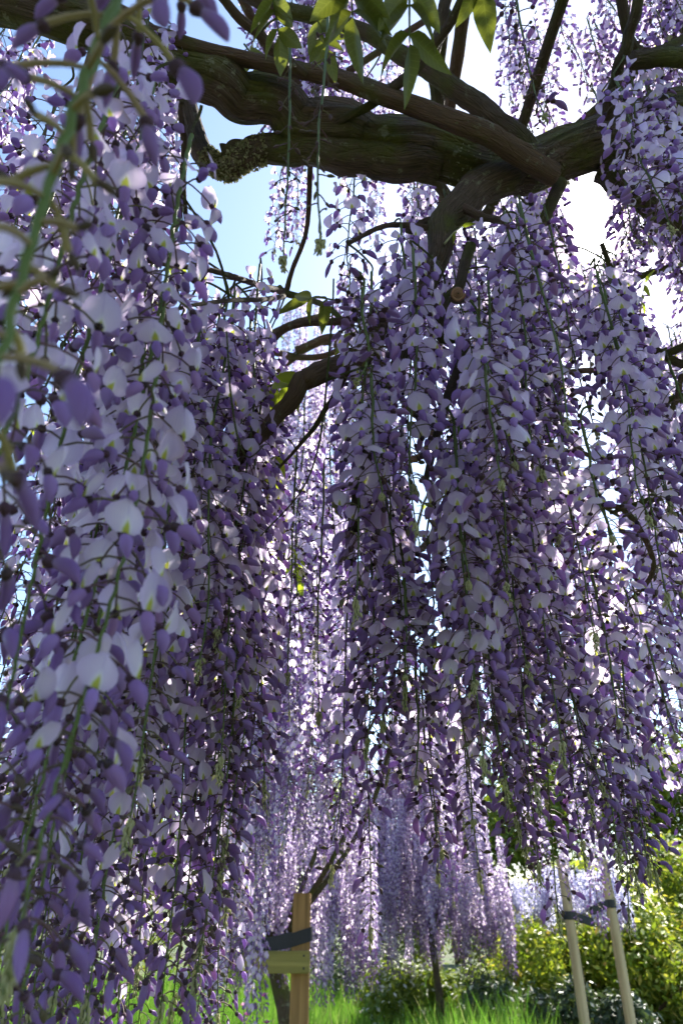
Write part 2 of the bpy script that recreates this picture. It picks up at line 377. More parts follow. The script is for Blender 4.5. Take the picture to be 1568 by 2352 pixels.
def layout(seed, L, openf, lod, dens=1.0, young=False, pale=False):
    """one hanging raceme, attachment at the origin: stem mesh arrays and a list of (kind, variant, matrix)"""
    g = np.random.default_rng(seed)
    ph = g.uniform(0, 6.3, 4); amp = g.uniform(.004, .014)*(L/.6)
    def axis(t):
        t = np.asarray(t, float)
        return np.stack([amp*np.sin(2.2*t*3.1 + ph[0])*t, amp*np.sin(1.8*t*3.1 + ph[1])*t, -t*L], -1) + .0007*np.stack([np.sin(t*L*310 + ph[2]), np.sin(t*L*270 + ph[3]), 0*t], -1)
    sb = MB(); ns = {'hi': 8, 'mid': 5, 'lo': 3}[lod]
    tt = np.linspace(0, 1, {'hi': 90, 'mid': 14, 'lo': 6}[lod])
    r0 = .0030 if pale else .0021 if lod != 'lo' else .0026
    v, f, uv = tube(axis(tt), r0*(1 - .62*tt), ns, cap=False); sb.add(v, f, 0, uv)
    fl = []; n = int(L/.0066*dens); th = g.uniform(0, 6.3)
    for i in range(n):
        t = (i + .5 + g.uniform(-.35, .35))/n
        if t < .05: continue
        th += 2.4 + g.normal(0, .22)
        mt = t + g.normal(0, .055)
        if young: kind = 'bud' if t < .93 else 'tip'
        elif mt < openf: kind = 'open' if g.random() < .93 else 'closed'
        elif mt < openf + .30*(1-openf) + .10: kind = 'closed'
        elif t < .965: kind = 'bud' if g.random() < .85 else 'closed'
        else: kind = 'tip'
        age = max(0., 1 - max(0, t - openf)*1.15)
        pl = {'open': .0225, 'closed': .020, 'bud': .013, 'tip': .0035}[kind]*(.6 + .55*age)*g.uniform(.8, 1.2)
        p0 = axis(t); d = np.array([math.cos(th), math.sin(th), 0])
        up = g.uniform(-.15, .5) if kind != 'tip' else -.8
        q = np.linspace(0, 1, 4 if lod != 'lo' else 2)[:, None]
        pts = p0 + d*pl*q + np.array([0, 0, 1.])*(up*pl*q - (.45 + .25*g.random())*pl*q**2)
        if lod != 'lo' or g.random() < .3:
            if pale: pts = p0 + (pts - p0)*1.35
            v, f, uv = tube(pts, np.linspace(.0011, .0017, len(pts)) if pale else .00075 if lod != 'lo' else .001, 5 if lod == 'hi' else 3, cap=False)
            sb.add(v, f, (2 if pale else 1) if kind != 'tip' else 0, uv)
        yaw = th - math.pi/2 + g.normal(0, .38)
        s = g.uniform(.78, 1.16)*(.62 + .38*age if kind in ('bud', 'tip') else 1)
        pitch = g.normal(-.05, .22); roll = g.normal(0, .22)
        m = trans(pts[-1]) @ rot('Z', yaw) @ rot('X', pitch) @ rot('Y', roll) @ np.diag([s, s, s, 1])
        fl.append((kind, int(g.integers(0, len(TM[lod][kind]))), m))
    # tight cone of bud scales at the tip
    for i in range({'hi': 34, 'mid': 22, 'lo': 7}[lod]):
        t = .958 + .045*(i/34 if lod == 'hi' else i/22 if lod == 'mid' else i/7); th += 2.4
        p0 = axis(min(t, 1.0)) + np.array([0, 0, -(t-1)*L if t > 1 else 0])
        s = (1.25 if young else 1.0)*(.95 - .5*(t-.958)/.045)
        m = trans(p0 + .0012*np.array([math.cos(th), math.sin(th), 0])) @ rot('Z', th - math.pi/2) @ rot('X', -.15 if t < .96 else -.35) @ np.diag([s, s, s, 1])
        fl.append(('tip', int(g.integers(0, len(TM[lod]['tip']))), m))
    return sb, fl
def raceme_meshes(seed, L, openf, lod, **k):
    sb, fl = layout(seed, L, openf, lod, **k)
    b = MB()
    for kind, v, m in fl:
        t = TM[lod][kind][v]; b.add(app(m, t[0]), t[1], t[2], t[3])
    return sb.mesh('raceme_stem', [M['stem'], M['pedicel'], M['palepedicel']]), b.mesh('blossoms', FBANK)
BANK = {}
def bank(lod, specs):
    BANK[lod] = [(L, o) + raceme_meshes(100 + i, L, o, lod, **k) for i, (L, o, k) in enumerate(specs)]
bank('mid', [(.42, .75, {}), (.42, .5, {}), (.42, .3, {}), (.6, .8, {}), (.6, .65, {}), (.6, .5, {}), (.6, .35, {}), (.6, .2, {}),
             (.82, .8, {}), (.82, .65, {}), (.82, .5, {}), (.82, .4, {}), (.45, .0, dict(young=True, dens=.55)), (.5, .05, dict(dens=.6)), (1.0, .6, {}), (1.0, .75, {}), (.2, .8, {}), (.3, .85, {}), (.3, .6, {}), (.25, .7, {})])
bank('lo', [(.4, .8, dict(dens=1.8)), (.55, .6, dict(dens=1.8)), (.55, .8, dict(dens=1.8)), (.75, .55, dict(dens=1.8)), (.75, .75, dict(dens=1.8)), (.95, .65, dict(dens=1.8))])
PALE = [leafy('pale_banner', c_flat([(0, (.84, .84, .94)), (1, (.74, .74, .92))]), .6, .55, .25), leafy('pale_wing', c_flat([(0, (.55, .52, .84)), (1, (.46, .42, .78))]), .5, .45, .3)]
BANK['pale'] = []
for L_, o_, a_, b_ in BANK['lo'][:4]:
    b2 = b_.copy(); b2.materials[0] = PALE[0]; b2.materials[1] = PALE[1]; BANK['pale'].append((L_, o_, a_, b2))
def pick(lod, L, openf):
    c = BANK[lod]; sc = [abs(math.log(L/x[0]))*2.2 + abs(openf - x[1])*1.3 + random.random()*.35 for x in c]
    return c[int(np.argmin(sc))]
def put_raceme(parent, top, L, openf, lod='mid', scale=1.0, tilt=.035, force=None):
    Lv, o, ms, mb = force if force else pick(lod, L, openf)
    r = obj('raceme', ms, parent); bl = obj('blossoms', mb, r, kind='stuff')
    k = L/Lv
    m = trans(top) @ rot('X', random.gauss(0, tilt)) @ rot('Y', random.gauss(0, tilt)) @ rot('Z', random.uniform(0, 6.28)) @ np.diag([scale, scale, k, 1])
    r.matrix_basis = Matrix(m.tolist())
    return r
HERO = {}
def hero_mesh(kind, v):
    if (kind, v) not in HERO:
        t = TM['hi'][kind][v]; HERO[(kind, v)] = MB().add(*t).mesh('flower_' + kind, FBANK)
    return HERO[(kind, v)]
HERO_COUNT = [0]
def put_hero(parent, top, L, openf, seed, **k):
    """a raceme close to the lens: each flower in view is an object of its own"""
    sb, fl = layout(seed, L, openf, 'hi', **k)
    r = obj('raceme', sb.mesh('raceme_stem', [M['stem'], M['pedicel'], M['palepedicel']]), parent)
    m0 = trans(top) @ rot('X', random.gauss(0, .02)) @ rot('Y', random.gauss(0, .02)); r.matrix_basis = Matrix(m0.tolist())
    rest = MB()
    for kind, v, m in fl:
        w = (m0 @ m)[:3, 3]; q = proj(w)[0]
        if kind != 'tip' and -60 < q[0] < 1628 and -60 < q[1] < 2412 and HERO_COUNT[0] < 296:
            obj('flower' if kind != 'bud' else 'flower_bud', hero_mesh(kind, v), r, m); HERO_COUNT[0] += 1
        else:
            t = TM['mid'][kind][min(v, len(TM['mid'][kind])-1)]; rest.add(app(m, t[0]), t[1], t[2], t[3])
    if rest.n: obj('blossoms', rest.mesh('blossoms', FBANK), r, kind='stuff')
    return r

# ------------------------------------------------------------------ leaves
def leaflet_mesh(name, L, w, mt, fold=.25, droop=.15, n=7):
    t = np.linspace(0, 1, n+1); hw = w*np.sin(math.pi*np.clip(t, 0, 1)**.72)**.9*(1 - .25*t); hw[0] = hw[-1] = 0.0004
    vs, uvs = [], []
    for k, (a, h) in enumerate(zip(t, hw)):
        z = -droop*L*a**2
        wob = .006*math.sin(a*9)
        for u in (-1, -.5, 0, .5, 1):
            vs.append([u*h, a*L, z + fold*abs(u)*h + wob*abs(u)*.4]); uvs.append([u, a])
    f = [[5*k+j, 5*k+j+1, 5*k+j+6, 5*k+j+5] for k in range(n) for j in range(4)]
    return MB().add(vs, f, 0, uvs).mesh(name, [mt])
LEAF = {}
def leaf_bank():
    for key, mt in (('leaf', M['leaf']), ('young', M['young'])):
        LEAF[key] = [leaflet_mesh('leaflet', 1.0, w, mt, fo, dr) for w, fo, dr in ((.19, .25, .12), (.17, .4, .3), (.21, .1, -.05))]
leaf_bank()
def compound_leaf(parent, base, tipp, npair, size, key='leaf', hang=.6, roll=0.0, name='compound_leaf'):
    """petiole from base to tipp with paired leaflets and one at the end; leaflets are sub-parts"""
    base, tipp = np.asarray(base, float), np.asarray(tipp, float)
    ax = tipp - base; L = np.linalg.norm(ax); ax /= L
    mid = (base + tipp)/2 + np.array([0, 0, .06*L]); pts = spline([base, mid, tipp], 10)
    v, f, uv = tube(pts, np.linspace(.0016, .0008, 10)*max(1, size/.06), 5)
    o = obj(name, MB().add(v, f, 0, uv).mesh('petiole', [M['stem'] if key == 'leaf' else M['tip']]), parent)
    side = np.cross(ax, [0, 0, 1.]); side = side/np.linalg.norm(side) if np.linalg.norm(side) > 1e-3 else np.array([1., 0, 0])
    side = np.array(Matrix.Rotation(roll, 3, Vector(ax)) @ Vector(side))
    def leaf(p, d, s):
        d = d/np.linalg.norm(d); x = np.cross(d, [0, 0, 1.])
        x = side if np.linalg.norm(x) < .05 else x/np.linalg.norm(x)
        z = np.cross(x, d); m = np.eye(4); m[:3, 0] = x*s; m[:3, 1] = d*s; m[:3, 2] = z*s; m[:3, 3] = p
        tw = rot('Y', random.gauss(0, .45))
        obj('leaflet', random.choice(LEAF[key]), o, m @ tw)
    for k in range(npair):
        t = .35 + .6*k/max(1, npair-1) if npair > 1 else .6
        p = pts[int(t*9)]
        for s in (-1, 1):
            d = side*s*.8 + ax*random.uniform(.2, .5) + np.array([0, 0, -hang*random.uniform(.7, 1.4)]) + np.array([random.gauss(0, .1) for _ in range(3)])
            leaf(p, d, size*random.uniform(.8, 1.15)*(1 - .15*abs(t-.6)))
    leaf(pts[-1], ax + np.array([0, 0, -hang*.8]), size*1.1)
    return o

# ------------------------------------------------------------------ the near wisteria: limbs
NEAR = thing('wisteria_tree', 'large old wisteria with mossy limbs and lilac racemes hanging right overhead', 'wisteria', (0.55, .9, 0))
NEAR.location = (0, 0, 0)
LIMBS = []          # polylines for attaching twigs
def limb(name, spec, m='bark', ns=28, rough=.10, flute=.03, n=None, parent=None, seed=None):
    """spec: list of (x, y, axial depth, thickness in frame pixels)"""
    pts = [P(x, y, a) for x, y, a, t in spec]; rad = [t/1568*a/2 for x, y, a, t in spec]
    n = n or max(14, 12*len(spec))
    pp = spline(pts, n); rr = np.interp(np.linspace(0, 1, n), np.linspace(0, 1, len(rad)), rad)
    seed = seed if seed is not None else len(LIMBS)
    g = np.random.default_rng(seed + 40); k = np.arange(n)
    for _ in range(3):
        pp = pp + (rr*.09)[:, None]*np.sin(k*g.uniform(.1, .4) + g.uniform(0, 6))[:, None]*g.normal(0, 1, 3)[None]
    v, f, uv = tube(pp, rr, ns, rough, True, seed, flute)
    o = obj(name, MB().add(v, f, 0, uv).mesh(name, [M[m]]), parent or NEAR)
    LIMBS.append(pp); return o, pp, rr
A1, A1p, A1r = limb('limb', [(-330, -120, 1.0, 90), (-120, -20, 1.0, 95), (100, 25, 1.0, 100), (300, 95, 1.02, 105), (480, 185, 1.05, 108), (600, 235, 1.08, 100), (720, 285, 1.1, 108),
     (850, 318, 1.12, 120), (1000, 352, 1.13, 112), (1120, 380, 1.15, 104), (1240, 375, 1.18, 108), (1400, 320, 1.2, 112), (1580, 270, 1.22, 120), (1800, 220, 1.25, 130)], ns=56, rough=.10, flute=.035, n=200)
B1, B1p, B1r = limb('limb', [(425, 215, 1.16, 34), (447, 300, 1.15, 42), (478, 365, 1.13, 52), (520, 388, 1.11, 46), (560, 365, 1.10, 56), (610, 345, 1.1, 62), (700, 345, 1.1, 66), (800, 358, 1.1, 78), (900, 370, 1.11, 90), (1010, 380, 1.13, 80)], ns=36, rough=.14, n=120)
S1, _, _ = limb('branch_stub', [(600, 335, 1.1, 44), (560, 338, 1.1, 40), (530, 344, 1.1, 32), (509, 345, 1.1, 24)], ns=20, rough=.2)
C1, C1p, _ = limb('limb', [(180, 40, .98, 34), (340, 75, 1.0, 34), (470, 115, 1.02, 34), (600, 140, 1.03, 32), (720, 170, 1.03, 36), (830, 200, 1.03, 40), (950, 242, 1.04, 44), (1080, 295, 1.05, 48), (1180, 345, 1.08, 52), (1270, 400, 1.12, 50)], 'bark2', ns=24, rough=.1, flute=.06, n=120)
D1, _, _ = limb('limb', [(480, -60, 1.2, 30), (600, 5, 1.2, 30), (720, 40, 1.2, 32), (830, 70, 1.2, 34), (930, 130, 1.18, 40), (1010, 180, 1.17, 44), (1100, 245, 1.16, 48), (1170, 300, 1.16, 50), (1240, 370, 1.18, 50)], n=110, ns=24)
limb('branch', [(490, -30, .9, 20), (540, 30, .92, 22), (600, 85, .95, 24), (640, 125, .98, 26), (700, 168, 1.02, 20)], 'bark2', ns=16)
limb('branch', [(1120, -120, .95, 20), (1060, 0, .97, 22), (1005, 95, 1.0, 24), (930, 180, 1.02, 24), (850, 240, 1.05, 20), (770, 285, 1.07, 16)], 'bark', ns=16)
limb('branch', [(1006, 340, 1.2, 34), (1004, 240, 1.2, 32), (995, 140, 1.2, 30), (1015, 40, 1.2, 28), (1040, -60, 1.2, 26)], 'bark', ns=16)
# the limb dropping from the junction and its crooked spur with the snail
limb('limb', [(1180, 395, 1.17, 95), (1110, 430, 1.12, 82), (1050, 470, 1.08, 76), (1015, 520, 1.05, 66), (1005, 590, 1.02, 52), (985, 650, 1.0, 44), (955, 720, .98, 38), (930, 790, .96, 34), (893, 880, .94, 36), (862, 975, .93, 34), (838, 1060, .92, 32), (815, 1180, .92, 26), (800, 1300, .92, 20)], ns=28, n=120)
limb('branch', [(1040, 490, 1.1, 30), (985, 512, 1.1, 26), (950, 525, 1.1, 20), (930, 530, 1.1, 12)], ns=14)
limb('branch', [(1080, 560, 1.0, 26), (1064, 615, .98, 26), (1055, 655, .96, 24), (1024, 690, .95, 22), (1011, 725, .94, 20), (1012, 776, .94, 20), (1051, 780, .94, 22), (1066, 806, .94, 22), (1040, 880, .93, 22), (1021, 930, .92, 24), (1003, 1000, .92, 20), (975, 1110, .9, 14)], 'bark', ns=16, n=90)
limb('branch', [(1290, 420, 1.15, 30), (1226, 548, 1.1, 24), (1190, 605, 1.08, 20), (1148, 675, 1.05, 18), (1110, 745, 1.03, 14)], 'bark', ns=14)
limb('branch', [(1240, 560, 1.12, 12), (1195, 640, 1.08, 13), (1165, 700, 1.06, 15), (1150, 730, 1.05, 10)], 'bark', ns=12)
limb('branch', [(1185, 610, 1.09, 9), (1140, 580, 1.07, 8), (1105, 552, 1.05, 6)], 'twig', ns=8)
# broken spur in the middle
limb('limb', [(880, 740, .98, 40), (836, 806, .95, 50), (799, 836, .93, 50), (749, 854, .9, 47), (700, 868, .88, 46)], 'bark2', ns=26, rough=.18, flute=.09, n=70)
limb('limb', [(712, 862, .885, 46), (694, 876, .88, 46), (669, 917, .88, 40), (631, 962, .88, 37), (594, 1002, .88, 34), (550, 1060, .88, 28), (500, 1150, .9, 22), (470, 1260, .92, 18)], 'bark2', ns=22, rough=.12, n=80)
limb('branch', [(610, 800, 1.1, 14), (649, 759, 1.1, 20), (689, 744, 1.1, 17), (774, 737, 1.1, 18), (830, 730, 1.1, 20), (900, 720, 1.08, 18)], 'bark2', ns=14)
limb('branch', [(640, 660, 1.15, 16), (656, 674, 1.15, 18), (699, 684, 1.15, 14), (749, 704, 1.12, 14), (790, 740, 1.1, 12)], 'twig', ns=10)
limb('branch', [(656, 674, 1.15, 14), (672, 620, 1.15, 11), (700, 540, 1.15, 11), (712, 430, 1.16, 13), (712, 360, 1.16, 14)], 'bark2', ns=10)
limb('branch', [(800, 850, .94, 13), (789, 869, .94, 15), (769, 907, .93, 15), (749, 937, .92, 13), (724, 979, .92, 12), (689, 1021, .92, 9), (640, 1075, .92, 6)], 'bark2', ns=10)
limb('twig', [(766, 640, .8, 4), (761, 750, .8, 5), (749, 887, .8, 5), (731, 1027, .8, 5), (690, 1130, .8, 4), (600, 1230, .82, 3)], 'twig', ns=6)
limb('twig', [(520, 760, .6, 4), (530, 900, .6, 5), (545, 1000, .6, 5), (570, 1050, .6, 4), (610, 1020, .6, 3)], 'twig', ns=6)
limb('twig', [(0, 1590, .45, 5), (60, 1700, .45, 6), (80, 1780, .45, 5), (60, 1900, .45, 3)], 'twig', ns=6)
# right-hand side
limb('limb', [(1446, 137, 1.1, 38), (1500, 134, 1.1, 40), (1568, 130, 1.1, 42), (1700, 120, 1.1, 44)], 'bark', ns=22, rough=.12)
limb('branch', [(1480, -60, 1.0, 22), (1466, 0, 1.0, 25), (1446, 75, 1.02, 26), (1426, 137, 1.04, 27), (1408, 200, 1.08, 28), (1388, 270, 1.12, 30)], 'bark', ns=16)
limb('limb', [(1700, 540, 1.2, 60), (1568, 505, 1.2, 52), (1500, 478, 1.2, 46), (1430, 440, 1.2, 50), (1380, 390, 1.2, 60)], 'bark', ns=22)
limb('branch', [(1380, 560, 1.3, 12), (1449, 743, 1.3, 15), (1509, 808, 1.3, 18), (1600, 850, 1.3, 20)], 'bark', ns=10)
limb('branch', [(1640, 760, 1.3, 22), (1568, 793, 1.3, 20), (1504, 828, 1.3, 17), (1474, 848, 1.3, 13), (1400, 890, 1.3, 8)], 'bark', ns=10)
limb('branch', [(1640, 900, 1.25, 24), (1568, 913, 1.25, 22), (1494, 928, 1.25, 16)], 'bark', ns=12, rough=.2)
limb('branch', [(1570, 850, 1.22, 13), (1554, 908, 1.22, 14), (1539, 953, 1.22, 14), (1516, 1023, 1.22, 12), (1480, 1120, 1.22, 10)], 'bark2', ns=10)
limb('branch', [(1640, 1140, 1.2, 26), (1560, 1130, 1.2, 22), (1480, 1150, 1.2, 15), (1400, 1180, 1.2, 8)], 'bark', ns=12, rough=.2)
limb('branch', [(1330, 1180, 1.2, 8), (1430, 1170, 1.2, 14), (1500, 1300, 1.2, 12), (1440, 1390, 1.2, 10), (1425, 1440, 1.2, 6)], 'bark2', ns=10)
limb('branch', [(930, 1330, 1.1, 8), (990, 1345, 1.1, 10), (1030, 1350, 1.1, 7)], 'bark2', ns=8)
limb('branch', [(300, 1480, .75, 16), (318, 1400, .75, 14), (350, 1300, .78, 14), (380, 1200, .8, 14), (430, 1080, .84, 14)], 'bark2', ns=12)
limb('branch', [(278, 1345, .8, 12), (330, 1335, .8, 13), (390, 1320, .8, 10)], 'twig', ns=8)
limb('branch', [(240, 560, .78, 10), (340, 600, .8, 11), (430, 612, .84, 12), (510, 628, .9, 13), (580, 650, 1.0, 14), (650, 672, 1.14, 15)], 'bark2', ns=10, rough=.2)
limb('branch', [(380, 720, .66, 7), (450, 700, .7, 9), (520, 690, .78, 10), (590, 690, .9, 11), (650, 680, 1.1, 13)], 'bark2', ns=10, rough=.2)
limb('branch', [(800, 560, .95, 10), (880, 520, 1.0, 12), (960, 520, 1.04, 14), (1020, 535, 1.05, 16)], 'bark2', ns=10, rough=.2)
limb('branch', [(1180, 520, .98, 16), (1120, 500, 1.02, 18), (1060, 480, 1.06, 22)], 'bark2', ns=10, rough=.2)
limb('branch', [(420, 230, 1.15, 30), (425, 330, 1.2, 20), (420, 420, 1.25, 14), (430, 520, 1.3, 10)], 'bark', ns=12)
# trunk of the tree, standing beyond the right-hand edge of the frame, carrying the big limbs
trunk = spline([(1.05, 1.05, -.15), (1.0, 1.08, .45), (1.08, 1.02, 1.1), (1.0, .95, 1.75), P(1800, 220, 1.25)], 60)
v, f, uv = tube(trunk, np.interp(np.linspace(0, 1, 60), [0, .15, .8, 1], [.2, .14, .11, .07]), 28, .12, True, 3, .03)
obj('trunk', MB().add(v, f, 0, uv).mesh('trunk', [M['bark']]), NEAR); LIMBS.append(trunk)
# a few more limbs of the canopy roof above and behind the first ones
gb = np.random.default_rng(21)
for k in range(16):
    x0, x1 = gb.uniform(-1.2, .6), gb.uniform(.2, 1.6); y0 = gb.uniform(.5, 2.2); z0 = CAM.z + gb.uniform(1.25, 1.65)
    pts = spline([(x0, y0 + gb.normal(0, .25), z0), ((2*x0+x1)/3, y0 + gb.normal(0, .22), z0 + gb.normal(0, .13)), ((x0+x1)/2, y0 + gb.normal(0, .15), z0 + gb.normal(0, .12)), ((x0+2*x1)/3, y0 + gb.normal(0, .22), z0 + gb.normal(0, .13)), (x1, y0 + gb.normal(0, .25), z0 + gb.normal(0, .08))], 40)
    q = proj(pts)
    if np.any((abs(q[:, 0]-520) < 115) & (abs(q[:, 1]-410) < 175)) or np.any((abs(q[:, 0]-1372) < 60) & (abs(q[:, 1]-510) < 60)): continue
    v, f, uv = tube(pts, np.linspace(.014, .007, 40), 10, .12, True, k)
    obj('branch', MB().add(v, f, 0, uv).mesh('branch', [M['bark2' if k % 2 else 'bark']]), NEAR); LIMBS.append(pts)

# lichen and moss tufts crusting the bent limb and the junction
def tufts(host, pp, rr, i0, i1, n, smin, smax, m, seed, low=False):
    g = np.random.default_rng(seed); b = MB()
    for _ in range(n):
        i = int(g.integers(i0, i1)); t = pp[min(i+1, len(pp)-1)] - pp[i]; t /= np.linalg.norm(t)
        d = g.normal(0, 1, 3)
        if low: d += np.array([0, -.5, -1.2])
        d -= t*np.dot(d, t); d /= np.linalg.norm(d)
        c = pp[i] + d*rr[i]*g.uniform(.95, 1.1); s = g.uniform(smin, smax)
        for q in range(3):
            e = g.normal(0, 1, 3); e /= np.linalg.norm(e); e2 = np.cross(e, d); e2 /= np.linalg.norm(e2)+1e-9
            nrm = d + .7*g.normal(0, 1, 3); nrm /= np.linalg.norm(nrm)
            vs = [c - e2*s*.6, c + e2*s*.6, c + nrm*s*1.2 + e2*s*.5, c + nrm*s*1.4 - e2*s*.2]
            b.add(vs, [[0, 1, 2, 3]], 0)
    obj('lichen', b.mesh('lichen', [M[m]], False), host, kind='stuff')
tufts(B1, B1p, B1r, 26, 66, 1300, .0012, .0035, 'lichen', 1)
tufts(A1, A1p, A1r, 128, 152, 260, .001, .003, 'lichen', 2, True)

# ------------------------------------------------------------------ the near wisteria: racemes
HOLES = [(525, 400, 95, 165), (470, 520, 45, 60), (700, 625, 28, 40), (1512, 690, 34, 66), (1371, 505, 44, 44), (1405, 1235, 26, 55), (990, 1425, 20, 45)]
CLEAR = [(1050, 672, 34, 36, .95), (760, 850, 70, 26, .9), (650, 945, 40, 50, .88), (1060, 500, 55, 60, 1.04), (1010, 590, 25, 40, 1.0), (1020, 890, 16, 45, .92)]
LOWEDGE = ([420, 520, 600, 700, 800, 950, 1100, 1200, 1260], [300, 400, 395, 392, 405, 418, 440, 445, 440])
def in_hole(p, pad=0):
    q = proj(p)
    h = (q[:, 0] > 440) & (q[:, 0] < 1250) & (q[:, 1] < np.interp(q[:, 0], *LOWEDGE)) & (q[:, 2] < 1.12)
    for cx, cy_, rx, ry, dm in CLEAR:
        px = .6*pad*1568/q[:, 2]
        h |= (((q[:, 0]-cx)/(rx+px))**2 + ((q[:, 1]-cy_)/(ry+px))**2 < 1) & (q[:, 2] < dm)
    for cx, cy_, rx, ry in HOLES:
        px = pad*1568/q[:, 2]
        h |= ((q[:, 0]-cx)/(rx+px))**2 + ((q[:, 1]-cy_)/(ry+px))**2 < 1
    return h
WINDOW = [(615, 1100, 765, 2300), (605, 690, 775, 1010)]
def in_window(p, pad=.03):
    q = proj(p); px = pad*1568/q[:, 2]; h = np.zeros(len(q), bool)
    for x0, y0, x1, y1 in WINDOW: h |= (q[:, 0] > x0-px) & (q[:, 0] < x1+px) & (q[:, 1] > y0) & (q[:, 1] < y1)
    return h
TOPS = []
def twig_to(o, top):
    """short woody stalk from the raceme to the nearest limb"""
    best, bd = None, 9
    for pl in LIMBS:
        d = np.linalg.norm((pl - top)*[1, 1, 1] , axis=1) + np.where(pl[:, 2] < top[2]-.02, .5, 0); i = int(np.argmin(d))
        if d[i] < bd: best, bd = pl[i], d[i]
    if best is None or bd > .13: best, bd = top + np.array([random.gauss(0, .015), random.gauss(0, .015), .03]), .03
    mid = (top + best)/2 + np.array([random.gauss(0, .12*bd), random.gauss(0, .12*bd), .01 + .05*bd])
    w = spline([top, top + np.array([0, 0, .012]), mid, best], 10)
    if in_hole(w).any() and bd > .12: w = spline([top, top + np.array([0, 0, .015])], 10)
    v, f, uv = tube(w, np.linspace(.0012, .0017, 10), 5)
    t = obj('twig', MB().add(v, f, 0, uv).mesh('twig', [M['twig']]), o)
    t.matrix_parent_inverse = o.matrix_basis.inverted()
NR = [0]
def near(x, y, a, L, openf, hero=None, scale=1.0, force=None, clip=True, **k):
    """raceme whose tip is seen at (x, y) at axial depth a, hanging L metres"""
    tip = P(x, y, a)
    if openf > .3: openf = min(.95, openf + .10)
    if clip:
        while L > .16:
            col = tip + np.linspace(0, 1, 24)[:, None]*np.array([0, 0, L])
            if not in_hole(col, .022).any(): break
            L -= .04
    top = tip + np.array([0, 0, L])
    o = put_hero(NEAR, top, L, openf, hero, **k) if hero else put_raceme(NEAR, top, L, openf, 'mid', scale, force=force)
    TOPS.append(top); NR[0] += 1
    twig_to(o, top)
    return o
# the ones right in front of the lens on the left, flower by flower
def near_line(x, y, a, up, down, openf, hero, **k):
    """raceme whose stem passes (x, y) at axial depth a, reaching up/down metres from there"""
    p = P(x, y, a); top = p + np.array([0, 0, up])
    o = put_hero(NEAR, top, up + down, openf, hero, **k); TOPS.append(top); NR[0] += 1; twig_to(o, top)
near_line(135, 475, .225, .30, .15, .12, 11, dens=.9, pale=True)
near_line(102, 1200, .40, .48, .22, .60, 12)
near_line(204, 1660, .44, .52, .17, .66, 13)
near_line(75, 2050, .43, .62, .16, .62, 14)
near_line(330, 900, .47, .30, .34, .80, 15)
near_line(250, 330, .46, .14, .36, .72, 16)
# measured stems
for x, y, a, L, o in [(300, 2400, .56, .85, .75), (480, 1800, .66, .62, .72), (395, 1800, .6, .6, .7), (492, 2320, .66, .62, .45), (482, 2085, .7, .75, .5),
        (205, 2420, .58, .8, .7), (255, 2430, .6, .9, .65), (350, 2440, .62, .95, .8), (520, 1500, .72, .6, .8), (545, 1640, .74, .55, .75), (520, 2000, .75, .8, .72),
        (430, 2250, .66, .85, .8), (120, 2440, .6, .9, .7), (40, 2430, .62, .95, .75), (545, 1850, .8, .75, .72), (440, 1560, .62, .5, .8), (555, 2130, .85, .8, .75)]:
    near(x, y, a, L, o)
for x, y, a, L, o in [(1154, 1118, .62, .36, .55), (1306, 1015, .62, .34, .08), (1394, 1240, .68, .46, .75), (1359, 1752, .68, .6, .65), (1139, 1780, .66, .66, .7), (1104, 1590, .68, .55, .75),
        (1429, 1668, .74, .55, .6), (1444, 1430, .8, .42, .35), (1534, 1700, .78, .62, .7), (835, 1640, .75, .62, .75), (904, 1700, .74, .62, .75), (999, 1480, .8, .42, .3), (849, 1760, .78, .6, .75),
        (969, 1800, .8, .62, .6), (824, 2036, .95, .62, .55), (861, 2180, .95, .66, .35), (994, 2026, .95, .62, .35), (1001, 1976, .98, .6, .4), (1109, 2050, .95, .66, .45), (1234, 2036, .92, .7, .55),
        (1209, 1996, .95, .7, .65), (1349, 2156, .9, .72, .5), (1434, 2060, .9, .74, .82), (1529, 2150, .92, .78, .5), (1484, 2056, .95, .76, .6), (1320, 1990, .92, .72, .8), (1150, 1930, .9, .7, .8),
        (1270, 1960, .88, .72, .82), (1390, 2010, .86, .72, .78), (1550, 2030, .9, .74, .8), (1080, 1900, .9, .66, .8), (1190, 1850, .78, .7, .8), (1290, 1880, .8, .72, .78),
        (940, 1560, .72, .56, .8), (1030, 1640, .74, .6, .82), (880, 1420, .68, .5, .82), (1000, 1240, .66, .42, .82), (860, 1150, .66, .36, .85), (1080, 1350, .68, .48, .8), (1240, 1400, .7, .5, .8), (1200, 1560, .72, .58, .8), (1320, 1500, .74, .55, .8)]:
    near(x, y, a, L, o)
